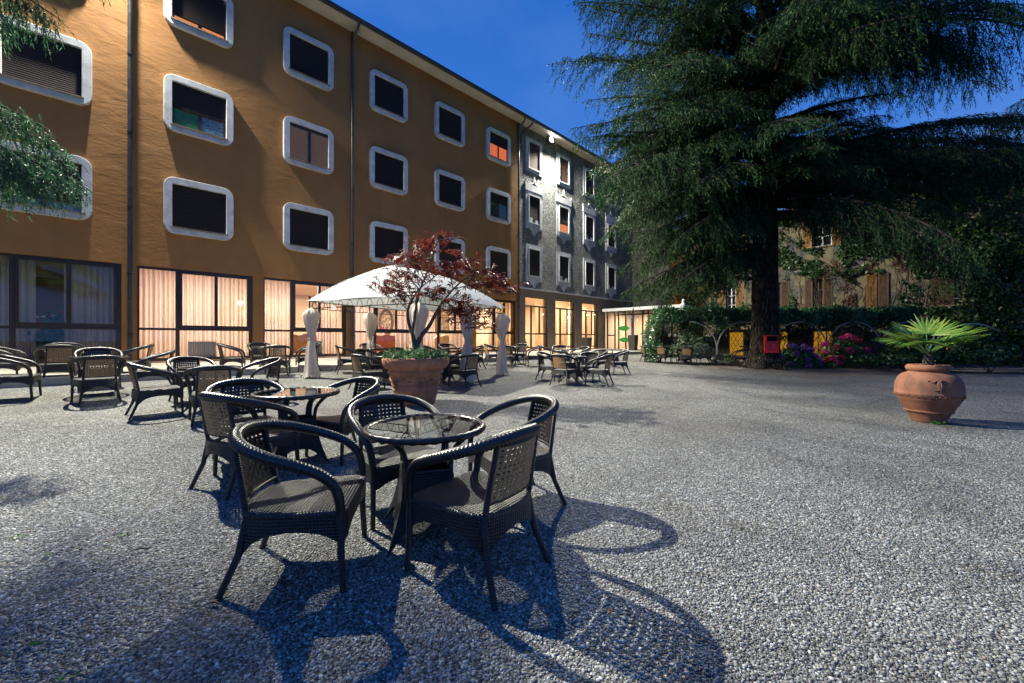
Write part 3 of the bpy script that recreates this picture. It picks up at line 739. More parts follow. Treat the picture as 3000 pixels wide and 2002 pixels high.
lamp('room_light', 'AREA', (-1.4, 2.4, 3.46), 14, (0.85, 0.92, 1.0), 1.3, (0, 0, 0), hotel)  # faint cool fill added in the unlit room so its curtains show
for a in (17.6, 20.4, 23.1): lamp('room_light', 'AREA', (a, 2.2, 3.86), 380, WARM, 1.2, (0, 0, 0), grey)

# terrace paving along the facade
pv = MB()
n = 40
for k in range(n):
    x0 = -16 + 41 * k / n; x1 = -16 + 41 * (k + 1) / n
    pv.add([(x0, -3.5, 0.50), (x1, -3.5, 0.50), (x1, -0.001, 0.575), (x0, -0.001, 0.575), (x0, -3.5, 0.1), (x1, -3.5, 0.1)], [(0, 1, 2, 3), (4, 5, 1, 0)])
po = pv.build('pavement', 'paving', None, FORG, ROT_F); tag(po, kind='structure')

# floodlights on the eaves
for i, (a, d, z, pw) in enumerate(FLOODS):
    t = thing('floodlight', ('floodlight under the orange wing eave, just above the photo at its left', 'bright white floodlight glaring under the eave of the grey wing')[i], 'floodlight', fac(a, -0.05, z + 0.30), ROT_F, 'eave floodlights')
    h = MB(); h.hexa([(-0.17, -0.62, -0.30), (0.17, -0.62, -0.30), (0.21, -0.22, -0.06), (-0.21, -0.22, -0.06), (-0.15, -0.62, -0.22), (0.15, -0.62, -0.22), (0.13, -0.26, 0.04), (-0.13, -0.26, 0.04)]) if False else h.box(-0.24, 0.24, -0.30, -0.16, -0.17, 0.17)
    h.build('housing', 'dark_metal', t, bevel=0.01)
    h = MB(); h.box(-0.02, 0.02, -0.16, 0.05, -0.02, 0.02); h.build('bracket', 'dark_metal', t)
    h = MB(); h.add([(0.15 * math.cos(2 * PI * q / 24), -0.31, 0.13 * math.sin(2 * PI * q / 24)) for q in range(24)], [tuple(range(24))]); h.build('lens', 'flood_glow', t)
    ld = -M_ * math.cos(math.radians((25, 34)[i])) + U * (0.0, 0.10)[i] + Vector((0, 0, -math.sin(math.radians((25, 34)[i]))))
    fl = lamp('flood_lamp', 'SPOT', fac(a, d, z), pw, FLOOD_COL, 0.10, None, None, 178); fl.data.spot_blend = 1.0
    fl.rotation_euler = ld.to_track_quat('-Z', 'Y').to_euler()
# ---------------------------------------------------------------- interior furnishings
def inside(x, y, z): return FORG + U * x + M_ * y + Vector((0, 0, z))
def curtain(x0, x1, y, z0, z1, label, mat='sheer_curtain', group='curtains behind the glazed front', dens=11):
    L = x1 - x0; n = max(12, int(L * dens * 6)); V = []; F = []
    ph = rng.uniform(0, 6, 4)
    for j, z in enumerate(np.linspace(z0, z1, 7)):
        for i in range(n + 1):
            u = L * i / n; q = 1 - 0.25 * j / 6
            d = 0.070 * q * (math.sin(2 * PI * dens * 0.8 * u + 1.5 * math.sin(2.1 * u + ph[0])) + 0.5 * math.sin(2 * PI * dens * 0.37 * u + ph[1]))
            V.append((u, d, z - z0))
    for j in range(6):
        for i in range(n): a = j * (n + 1) + i; F.append((a, a + 1, a + n + 2, a + n + 1))
    o = npmesh('curtain', V, F, mat, smooth=True); o.location = inside(x0, y, z0); o.rotation_euler = (0, 0, ROT_F)
    tag(o, label, 'curtain', group)
curtain(-2.72, -1.55, 0.5, 0.66, 3.35, 'grey sheer curtain at the left of the unlit leftmost window', group='curtains behind the glazed front')
curtain(-1.05, 0.02, 0.5, 0.66, 3.35, 'grey sheer curtain at the right of the unlit leftmost window')
curtain(0.42, 3.18, 0.5, 0.66, 3.38, 'drawn peach lit curtain filling the window right of the left downpipe')
curtain(3.58, 4.50, 0.5, 0.66, 3.38, 'peach lit curtain left of the tan sofa')
curtain(5.42, 6.32, 0.5, 0.66, 3.38, 'peach lit curtain behind the left gazebo drape, right of the tan sofa')
curtain(6.75, 7.75, 0.5, 0.66, 3.38, 'peach lit curtain between the second downpipe and the oval mirror')
curtain(8.75, 9.46, 0.5, 0.66, 3.38, 'peach lit curtain right of the oval mirror behind the maple')
curtain(9.86, 10.7, 0.5, 0.66, 3.38, 'peach lit curtain behind the maple trunk left of the landscape picture')
curtain(11.7, 12.6, 0.5, 0.66, 3.38, 'peach lit curtain between the landscape picture and the yellow pier')
curtain(14.25, 15.75, 0.5, 0.66, 3.38, 'cream lit curtain in the last window of the orange wing', 'cream_curtain')
for i, (x0, x1) in enumerate(((16.66, 17.15), (18.05, 18.6), (19.36, 20.1), (20.25, 21.28), (22.16, 24.05))):
    curtain(x0, x1, 0.55, 0.78, 3.7, ['cream curtain at the left edge of the first grey wing window', 'cream curtain at the right edge of the first grey wing window', 'cream curtain in the left half of the second grey wing window',
            'cream curtain in the right half of the second grey wing window', 'cream curtain across the third grey wing window'][i], 'cream_curtain')
def sofa(x, y, wd, mat, label):
    t = thing('sofa', label, 'sofa', inside(x, y, 0.60), ROT_F, None)
    m = MB(); h = 0.88
    top = [(-wd / 2 + wd * k / 16, h * (0.84 + 0.16 * math.cos((k / 16 - 0.5) * PI) ** 0.7 + 0.035 * math.cos((k / 16 - 0.5) * 6 * PI))) for k in range(17)]
    m.prism([(-wd / 2, 0.12), (wd / 2, 0.12)] + top[::-1], -0.08, 0.10); m.build('backrest', mat, t, bevel=0.02)
    m = MB(); m.box(-wd / 2 + 0.05, wd / 2 - 0.05, 0.102, 0.75, 0.15, 0.45); m.build('seat', mat, t, bevel=0.03)
    for s in (-1, 1):
        m = MB(); m.box(s * wd / 2 - 0.07, s * wd / 2 + 0.07, 0.102, 0.72, 0.452, 0.63); m.build('armrest', mat, t, bevel=0.03)
        m = MB(); m.box(s * wd * 0.42 - 0.03, s * wd * 0.42 + 0.03, -0.05, 0.6, 0, 0.12); m.build('leg', 'gilt', t)
sofa(5.3, 1.3, 1.5, 'tan_leather', 'tan sofa with a curved back seen through the third window')
sofa(8.9, 1.7, 1.5, 'rust_leather', 'rust orange sofa with a scrolled back under the oval mirror')
sofa(12.6, 2.2, 1.5, 'cream_fabric', 'cream sofa under the landscape picture')
t = thing('mirror', 'large oval mirror in a carved dark gilt frame on the lounge wall', 'mirror', inside(11.1, 5.99, 2.25), ROT_F)
m = MB(); el = lambda a, b: [(a * math.cos(2 * PI * k / 32), b * math.sin(2 * PI * k / 32)) for k in range(32)]
m.ring(el(0.46, 0.78), el(0.33, 0.62), -0.07, 0.0); m.build('frame', 'gilt', t)
m = MB(); m.prism(el(0.325, 0.615), -0.03, -0.002); m.build('glass', 'mirror_glass', t)
t = thing('picture', 'pale landscape picture in a thin frame on the lounge wall', 'picture', inside(15.1, 5.99, 2.2), ROT_F)
m = MB(); m.ring([(-0.6, -0.5), (0.6, -0.5), (0.6, 0.5), (-0.6, 0.5)], [(-0.55, -0.45), (0.55, -0.45), (0.55, 0.45), (-0.55, 0.45)], -0.05, 0); m.build('frame', 'gilt', t)
m = MB(); m.box(-0.545, 0.545, -0.02, -0.002, -0.445, 0.445); m.build('canvas', 'painting_canvas', t)
t = thing('flower_vase', 'small vase of pink flowers below the oval mirror', 'vase', inside(10.6, 5.4, 1.45), 0)
m = MB(); m.lathe([(0.04, 0), (0.09, 0.1), (0.05, 0.22), (0.07, 0.26)], 14, close=True); m.build('vase', 'white_paint', t)
v, f = leaves(rng.normal(0, 0.10, (90, 3)) + [0, 0, 0.36], 0.09); npmesh('flower_head', v, f, 'magenta_petal', t)
t = thing('side_cabinet', 'dark wooden cabinet under the oval mirror', 'cabinet', inside(10.8, 5.6, 0.6), ROT_F)
m = MB(); m.box(-0.8, 0.8, -0.25, 0.35, 0.08, 0.85); m.build('body', 'shutter_brown', t, bevel=0.01)
for s in (-1, 1):
    m = MB(); m.box(s * 0.7 - 0.04, s * 0.7 + 0.04, -0.2, 0.3, 0, 0.08); m.build('leg', 'shutter_brown', t)
def radiator(x, y, n, label, z=0.62):
    m = MB()
    for k in range(n): m.box(x * 0 + k * 0.055, k * 0.055 + 0.042, 0, 0.09, 0.08, 0.58)
    m.box(0, n * 0.055, 0.03, 0.06, 0.12, 0.16); m.box(0.001, n * 0.055 - 0.001, 0.031, 0.061, 0.50, 0.54)
    m.box(0.03, 0.05, 0.02, 0.07, 0.0, 0.08); m.box(n * 0.055 - 0.06, n * 0.055 - 0.04, 0.02, 0.07, 0, 0.08)
    o = m.build('radiator', 'radiator_paint', None, inside(x, y, z), ROT_F); tag(o, label, 'radiator', 'radiators under the windows')
radiator(1.55, 0.26, 13, 'white ribbed radiator behind the drawn curtained window'); radiator(5.05, 0.26, 9, 'white ribbed radiator beside the tan sofa'); radiator(9.3, 0.9, 9, 'white ribbed radiator right of the rust orange sofa')
def globe(x, y, z, label, r=0.085, drop=0.5):
    t = thing('lamp', label, 'lamp', inside(x, y, z), 0, 'lit globes inside the hotel')
    m = MB(); m.lathe([(0.001, -r), (r * 0.7, -r * 0.7), (r, 0), (r * 0.7, r * 0.7), (0.001, r)], 16); m.build('globe', 'lamp_glow', t)
    m = MB(); m.tube([(0, 0, r), (0, 0, r + drop)], 0.01, 6); m.build('stem', 'gilt', t)
globe(3.05, 1.0, 2.55, 'glowing globe behind the right end of the drawn peach curtain'); globe(3.75, 1.1, 2.6, 'glowing globe behind the curtain left of the tan sofa')
globe(6.25, 1.0, 2.55, 'glowing globe behind the curtain beside the left gazebo drape'); globe(15.0, 1.0, 2.6, 'glowing globe in the last window of the orange wing')
globe(17.35, 1.6, 2.95, 'glowing globe in the first grey wing window', 0.11); globe(17.75, 3.0, 2.3, 'large glowing globe deeper in the first grey wing window', 0.14)
globe(20.15, 1.6, 2.9, 'glowing globe in the second grey wing window', 0.11); globe(22.6, 1.6, 2.8, 'glowing globe in the third grey wing window', 0.10)
# indoor plant in the unlit room
t = thing('potted_plant', 'dark leafy potted plant behind the unlit leftmost window', 'plant', inside(-1.25, 0.9, 0.6), 0)
m = MB(); m.lathe([(0.12, 0), (0.17, 0.3), (0.15, 0.3), (0.0, 0.28)], 16); m.build('pot', 'planter_dark', t)
v, f = leaves(rng.normal(0, 1, (220, 3)) * [0.2, 0.2, 0.28] + [0, 0, 0.85], 0.17); npmesh('foliage', v, f, 'pot_leaf', t)

# ---------------------------------------------------------------- entrance porch at the end of the grey wing
VX0, VX1, VD = 25.0, 28.88, -3.75
por = thing('entrance_porch', 'lit glass entrance porch with a flat white edged canopy in the corner of the courtyard', 'porch', FORG, ROT_F)
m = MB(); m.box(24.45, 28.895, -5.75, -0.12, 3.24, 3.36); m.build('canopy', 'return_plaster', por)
m = MB(); m.box(24.40, 24.449, -5.80, -0.12, 3.20, 3.40); m.box(24.449, 28.895, -5.80, -5.751, 3.20, 3.40); m.build('canopy_edge', 'white_surround', por)
m = MB()
for y in (-0.15, -0.75, -1.05, -1.6, -2.15, -2.85, -3.25, -3.75): m.box(VX0, VX0 + 0.08, y - 0.04, y + 0.04, 0.56, 3.239)
m.box(VX0 + 0.01, VX0 + 0.07, -0.71, -0.19, 1.50, 1.58); m.box(VX0 + 0.01, VX0 + 0.07, -3.71, -0.79, 2.92, 3.0)
for x in (26.3, 27.6, 28.8): m.box(x - 0.04, x + 0.04, VD, VD + 0.08, 0.56, 3.239)
m.build('frame', 'brown_frame', por)
m = MB(); m.add([(VX0 + 0.04, VD + 0.04, 0.6), (VX0 + 0.04, -0.15, 0.6), (VX0 + 0.04, -0.15, 3.23), (VX0 + 0.04, VD + 0.04, 3.23), (VX1, VD + 0.04, 0.6), (VX1, VD + 0.04, 3.23)], [(0, 1, 2, 3), (0, 3, 5, 4)])
m.build('glass', 'window_glass', por)
m = MB(); m.box(24.9, 28.89, -3.85, -0.13, 0.45, 0.58); m.build('floor', 'paving', por)
m = MB(); m.box(28.70, 28.892, -3.74, -0.14, 0.581, 3.235); m.box(24.97, 28.69, 0.0, 0.1, 0.581, 3.235); m.build('room_wall', 'cream_wall', por)
lamp('porch_light', 'AREA', (26.9, -1.9, 3.2), 260, WARM, 1.2, (0, 0, 0), por)
def ppicture(y, z, label):
    t = thing('picture', label, 'picture', inside(28.695, y, z), ROT_F, 'small pictures in the entrance porch')
    m = MB(); m.box(-0.03, 0, -0.17, 0.17, -0.22, 0.22); m.build('frame', 'gilt', t)
    m = MB(); m.box(-0.034, -0.031, -0.12, 0.12, -0.17, 0.17); m.build('canvas', 'painting_canvas', t)
ppicture(-2.55, 2.1, 'upper small framed picture on the porch wall'); ppicture(-2.30, 1.5, 'lower small framed picture on the porch wall')
globe(28.4, -2.2, 2.05, 'glowing wall globe inside the entrance porch', 0.10, 0.12)
def oval_sign(y, z, label):
    t = thing('sign', label, 'sign', inside(24.9, y, z), ROT_F, 'green oval signs')
    m = MB(); n = 28
    vs = [(-0.02, 0.40 * math.cos(2 * PI * k / n), 0.17 * math.sin(2 * PI * k / n)) for k in range(n)] + [(0.0, 0.40 * math.cos(2 * PI * k / n), 0.17 * math.sin(2 * PI * k / n)) for k in range(n)]
    m.add(vs, [tuple(reversed(range(n))), tuple(range(n, 2 * n))] + [(k, (k + 1) % n, n + (k + 1) % n, n + k) for k in range(n)]); m.build('panel', 'sign_green', t)
    m = MB(); m.box(0.001, 0.10, -0.02, 0.02, -0.02, 0.02); m.build('bracket', 'dark_metal', t)
oval_sign(-1.55, 2.02, 'upper green oval sign on the entrance porch'); oval_sign(-1.60, 1.22, 'lower green oval sign on the entrance porch')
def square_planter(p, label, h=0.95, w_=0.26, sprig=True):
    t = thing('planter', label, 'planter', p, ROT_F, 'tall dark planters by the glazed front')
    m = MB(); m.hexa([(-w_ * 0.8, -w_ * 0.8, 0), (w_ * 0.8, -w_ * 0.8, 0), (w_ * 0.8, w_ * 0.8, 0), (-w_ * 0.8, w_ * 0.8, 0), (-w_, -w_, h), (w_, -w_, h), (w_, w_, h), (-w_, w_, h)]); m.build('pot', 'planter_dark', t, bevel=0.02)
    m = MB(); m.box(-w_ * 0.9, w_ * 0.9, -w_ * 0.9, w_ * 0.9, h + 0.001, h + 0.02); m.build('soil', 'soil', t)
    if sprig:
        m = MB(); m.tube([(0.05, 0, h), (0.07, 0, h + 0.75)], 0.012, 6); m.build('stem', 'twig_wood', t)
square_planter(inside(20.9, -1.2, 0.55), 'tall dark square planter before the second grey wing window', 0.8)
square_planter(inside(24.2, -2.6, 0.52), 'tall dark square planter with a bare stem by the entrance porch', 1.0)
def shrub(name, label, cat, p, dims, n, size, mat, group=None, stem=True, spread=0.9):
    t = thing(name, label, cat, p, 0, group)
    d = norm(rng.normal(0, 1, (n, 3))); d[:, 2] = np.abs(d[:, 2]) * 1.0 - 0.15
    lump = 1 + 0.18 * np.sin(d[:, 0] * 5 + p[0]) * np.cos(d[:, 1] * 6) + 0.12 * np.sin(d[:, 2] * 9)
    P = d * (rng.uniform(0.55, 1.0, (n, 1)) ** 0.6) * lump[:, None] * np.array(dims) + [0, 0, dims[2] * 0.35]
    P[:, 2] = np.maximum(P[:, 2], 0.02)
    v, f = leaves(P, size, d, spread); npmesh('foliage', v, f, mat, t)
    m = MB()
    for k in range(5):
        a = 2 * PI * k / 5; m.tube([(0.03 * math.cos(a), 0.03 * math.sin(a), -0.02), (0.5 * dims[0] * math.cos(a), 0.5 * dims[1] * math.sin(a), dims[2] * 0.8)], [0.018, 0.006], 5)
    m.build('stem', 'twig_wood', t)
    return t
def gp(x, y, dz=0): return Vector((x, y, ground_z(x, y) + dz))
q = inside(24.2, -4.3, 0); shrub('shrub', 'low clipped round bush on the gravel in front of the entrance porch', 'shrub', gp(q.x, q.y), (0.95, 0.95, 0.55), 1500, 0.10, 'hedge_leaf')
q = inside(27.2, -2.9, 0.58); tpp = shrub('potted_plant', 'leafy green plant standing inside the entrance porch', 'plant', q, (0.35, 0.35, 0.75), 160, 0.16, 'pot_leaf')
q = inside(17.5, 1.0, 0.62); shrub('potted_plant', 'green plant inside the first grey wing window', 'plant', q, (0.3, 0.3, 0.5), 120, 0.15, 'pot_leaf')
# low kerb and step in front of the porch
kb = MB(); kb.box(24.3, 28.9, -4.9, -3.86, 0.2, 0.40); tag(kb.build('step', 'paving', None, FORG, ROT_F), kind='structure')

# ---------------------------------------------------------------- wicker chair (faces +x) and glass table
def wicker_chair():
    t = thing('wicker_armchair', 'x', 'chair')
    half = [(0.262, 0.275, 0.36), (0.262, 0.282, 0.45), (0.238, 0.295, 0.545), (0.17, 0.312, 0.615), (0.06, 0.322, 0.665), (-0.07, 0.315, 0.708), (-0.19, 0.265, 0.748), (-0.275, 0.155, 0.778), (-0.305, 0.0, 0.79)]
    P = catmull(half + [(x, -y, z) for x, y, z in half[-2::-1]], 9)
    n = len(P); mid = (n - 1) / 2
    R = [0.0185 + 0.0125 * (1 - abs(i - mid) / mid) ** 0.55 for i in range(n)]
    # finer path for the braided relief
    Q = catmull(P, 3); rr = np.interp(np.linspace(0, 1, len(Q)), np.linspace(0, 1, n), R)
    m = MB(); m.tube(Q, list(rr), 20, relief=lambda i, k: 0.085 * (1 if ((i // 2) + (k // 2)) % 2 else -1)); m.build('arm_rail', 'wicker_strand', t)
    for s in (-1, 1):
        m = MB(); m.tube([(0.262, s * 0.277, 0.42), (0.266, s * 0.279, 0.2), (0.278, s * 0.285, 0.0)], [0.019, 0.018, 0.016], 10); m.build('leg', 'wicker_leg', t)
        m = MB(); m.tube([(-0.20, s * 0.195, 0.40), (-0.235, s * 0.212, 0.2), (-0.315, s * 0.245, 0.0)], [0.019, 0.018, 0.016], 10); m.build('leg', 'wicker_leg', t)
        m = MB(); m.tube([(-0.205, s * 0.195, 0.38), (-0.235, s * 0.188, 0.56), (-0.275, s * 0.175, 0.77)], [0.017, 0.016, 0.015], 8); m.build('upright', 'wicker_leg', t)
    # woven back panel: open cane lattice, dark inside, tan outside
    m = MB(); nu, nv = 11, 10
    def bp(u, v):   # u across -1..1, v up 0..1
        z = 0.455 + 0.30 * v; hw = 0.186 - 0.012 * v; x = -0.212 - 0.058 * v - 0.042 * (1 - u * u) * (0.6 + 0.4 * v)
        return Vector((x, hw * u, z))
    def strip(pts, wdir, hw, off, mi):
        vs = []
        for p, wd in zip(pts, wdir):
            vs += [p - wd * hw + Vector((off, 0, 0)), p + wd * hw + Vector((off, 0, 0))]
        m.add(vs, [(2 * i, 2 * i + 1, 2 * i + 3, 2 * i + 2) for i in range(len(pts) - 1)], mi, True)
    for lay, off, mi in ((0, 0.0, 0), (1, -0.0045, 1)):
        hw = 0.0098
        for k in range(nv):
            v = (k + 0.5) / nv; pts = [bp(-1 + 2 * i / 26, v) + Vector((0.0012 * (1 if (i // 2 + k) % 2 else -1), 0, 0)) for i in range(27)]
            strip(pts, [Vector((0, 0, 1))] * 27, hw, off, mi)
        for k in range(nu):
            u = -1 + 2 * (k + 0.5) / nu; pts = [bp(u, i / 26) + Vector((0.0012 * (-1 if (k + i // 2) % 2 else 1), 0, 0)) for i in range(27)]
            strip(pts, [Vector((0, 1, 0))] * 27, hw, off, mi)
    bpn = m.build('backrest', ['wicker_strand', 'wicker_tan'], t)
    m = MB(); m.tube([bp(-1 + 2 * i / 10, 0) for i in range(11)], 0.011, 8); m.tube([bp(-1 + 2 * i / 10, 1) for i in range(11)], 0.011, 8); m.build('rim', 'wicker_leg', bpn)
    # seat: rounded trapezoid, slightly domed, rolled edge
    out = []
    prof = [(0.275, 0.285), (0.0, 0.262), (-0.19, 0.222), (-0.25, 0.12), (-0.262, 0.0)]
    loop = [Vector((x, y, 0)) for x, y in prof] + [Vector((x, -y, 0)) for x, y in prof[-2::-1]]
    ol = catmull(loop, 6) + [Vector((0.292, -0.285 + 0.57 * k / 14, 0)) for k in range(1, 14)]
    n = len(ol); m = MB(); c = Vector((0.01, 0, 0)); rings = [(1.0, 0.385), (1.01, 0.400), (0.985, 0.412), (0.93, 0.416), (0.7, 0.418), (0.4, 0.414), (0.05, 0.412)]
    vs = []
    for s, z in rings: vs += [(c.x + (p.x - c.x) * s, c.y + (p.y - c.y) * s, z) for p in ol]
    m.add(vs, [(j * n + i, j * n + (i + 1) % n, (j + 1) * n + (i + 1) % n, (j + 1) * n + i) for j in range(len(rings) - 1) for i in range(n)] + [tuple((len(rings) - 1) * n + i for i in range(n))], 0, True)
    m.build('seat', 'wicker_seat', t)
    # apron: woven skirt, cut in an arch between the legs
    m = MB(); vs = []
    corners = [Vector((0.27, 0.28, 0)), Vector((0.27, -0.28, 0)), Vector((-0.21, 0.205, 0)), Vector((-0.21, -0.205, 0))]
    for p in ol:
        dc = min((p - q).length for q in corners); rear = p.x < 0
        zb = 0.315 - (0.115 if rear else 0.07) * math.exp(-(dc / 0.075) ** 1.3)
        out_ = (p - c).normalized()
        for q in range(5):
            f = q / 4; z = 0.392 + (zb - 0.392) * f; k = 1.0 + (0.035 if rear else 0.0) * f
            vs.append((c.x + (p.x - c.x) * k, c.y + (p.y - c.y) * k, z))
    m.add(vs, [(i * 5 + q, i * 5 + q + 1, ((i + 1) % n) * 5 + q + 1, ((i + 1) % n) * 5 + q) for i in range(n) for q in range(4)], 0, True)
    m.build('apron', 'wicker_side', t)
    return t
def glass_table():
    t = thing('glass_table', 'x', 'table'); R = 0.378; zt = 0.712; N = 150
    m = MB(); m.tube([(R * math.cos(2 * PI * k / N), R * math.sin(2 * PI * k / N), zt - 0.018) for k in range(N)], 0.0215, 12, closed=True, relief=lambda i, k: 0.10 * (1 if ((i // 2) + (k // 2)) % 2 else -1)); m.build('rim', 'wicker_strand', t)
    m = MB(); r = R - 0.012; n = 64
    vs = [(r * math.cos(2 * PI * k / n), r * math.sin(2 * PI * k / n), zt - 0.004) for k in range(n)]
    m.add(vs, [tuple(range(n))]); m.build('tabletop', 'table_glass', t)
    for k in range(4):
        a = PI / 4 + PI / 2 * k; ca, sa = math.cos(a), math.sin(a)
        m = MB(); m.tube(catmull([(0.335 * ca, 0.335 * sa, 0.68), (0.29 * ca, 0.29 * sa, 0.645), (0.225 * ca, 0.225 * sa, 0.575), (0.198 * ca, 0.198 * sa, 0.48), (0.198 * ca, 0.198 * sa, 0.31)], 6), 0.0165, 10); m.build('leg', 'wicker_leg', t)
    m = MB()
    # woven box: square, waisted, its lower edge cut in arches
    ns = 16
    def hw(z): return np.interp(z, [0.0, 0.1, 0.25, 0.44], [0.262, 0.222, 0.178, 0.152])
    for k in range(4):
        a = PI / 2 * k; R_ = Matrix.Rotation(a, 3, 'Z'); vs = []
        for i in range(ns + 1):
            u = -1 + 2 * i / ns; zb = 0.0 + 0.17 * (1 - abs(u) ** 3.0)
            for q in range(7):
                z = 0.44 + (zb - 0.44) * q / 6; h = hw(z); vs.append(R_ @ Vector((h, h * u, z)))
        m.add(vs, [(i * 7 + q, (i + 1) * 7 + q, (i + 1) * 7 + q + 1, i * 7 + q + 1) for i in range(ns) for q in range(6)], 0, True)
    b_ = m.build('base', 'wicker_side', t)
    m = MB(); m.add([(-0.138, -0.138, 0.30), (0.138, -0.138, 0.30), (0.138, 0.138, 0.30), (-0.138, 0.138, 0.30)], [(0, 1, 2, 3)]); m.build('tray', 'wicker_seat', b_)
    m = MB()
    for k in range(4):
        a = PI / 2 * k; R_ = Matrix.Rotation(a, 3, 'Z'); m.tube([R_ @ Vector((0.145, -0.138, 0.44)), R_ @ Vector((0.145, 0.138, 0.44))], 0.011, 8)
    m.build('rail', 'wicker_leg', b_)
    return t
chair0 = wicker_chair(); table0 = glass_table(); used = {'c': False, 't': False}
def place(kind, x, y, deg, label, group):
    p = chair0 if kind == 'c' else table0
    o = p if not used[kind] else copy_tree(p)
    used[kind] = True
    o.location = gp(x, y, -0.004); o.rotation_euler = (0, 0, math.radians(deg)); tag(o, label, 'chair' if kind == 'c' else 'table', group)
    return o
TBL = [  # x, y, rotation, label
 (-0.575, 2.66, 20, 'nearest round glass table reflecting sky, in the centre foreground'),
 (-2.17, 4.02, 35, 'second glass table left of the maple pot, reflecting the peach curtains'),
 (-4.9, 6.45, 15, 'glass table at mid left with reflected curtain stripes, before the left lit window'),
 (-7.68, 7.4, 50, 'dark glass table before the unlit leftmost window'),
 (-10.2, 9.1, 20, 'half hidden glass table at the far left edge by the unlit window'),
 (-6.85, 11.2, 40, 'glass table on the gravel before the drawn peach window, left of the gazebo'),
 (-3.05, 9.9, 10, 'front left glass table under the gazebo behind the maple pot'),
 (-4.05, 12.0, 30, 'rear left glass table under the gazebo by the rust sofa window'),
 (-1.8, 10.3, 60, 'glass table under the gazebo right of the maple trunk'),
 (-2.0, 13.6, 20, 'glass table beside the pavement behind the right gazebo drapes'),
 (0.0, 15.6, 40, 'glass table before the last window of the orange wing'),
 (2.1, 15.7, 10, 'glass table before the first grey wing window'),
 (2.35, 13.2, 30, 'middle glass table of the central group right of the gazebo'),
 (1.67, 11.0, 55, 'front glass table of the central group right of the gazebo'),
 (4.2, 16.6, 30, 'glass table farthest back before the entrance porch'),
 (8.25, 19.0, 15, 'glass table before the ivy pergola beside the variegated shrub'),
]
for x, y, r, l in TBL: place('t', x, y, r, l, 'round glass tables with wicker bases')
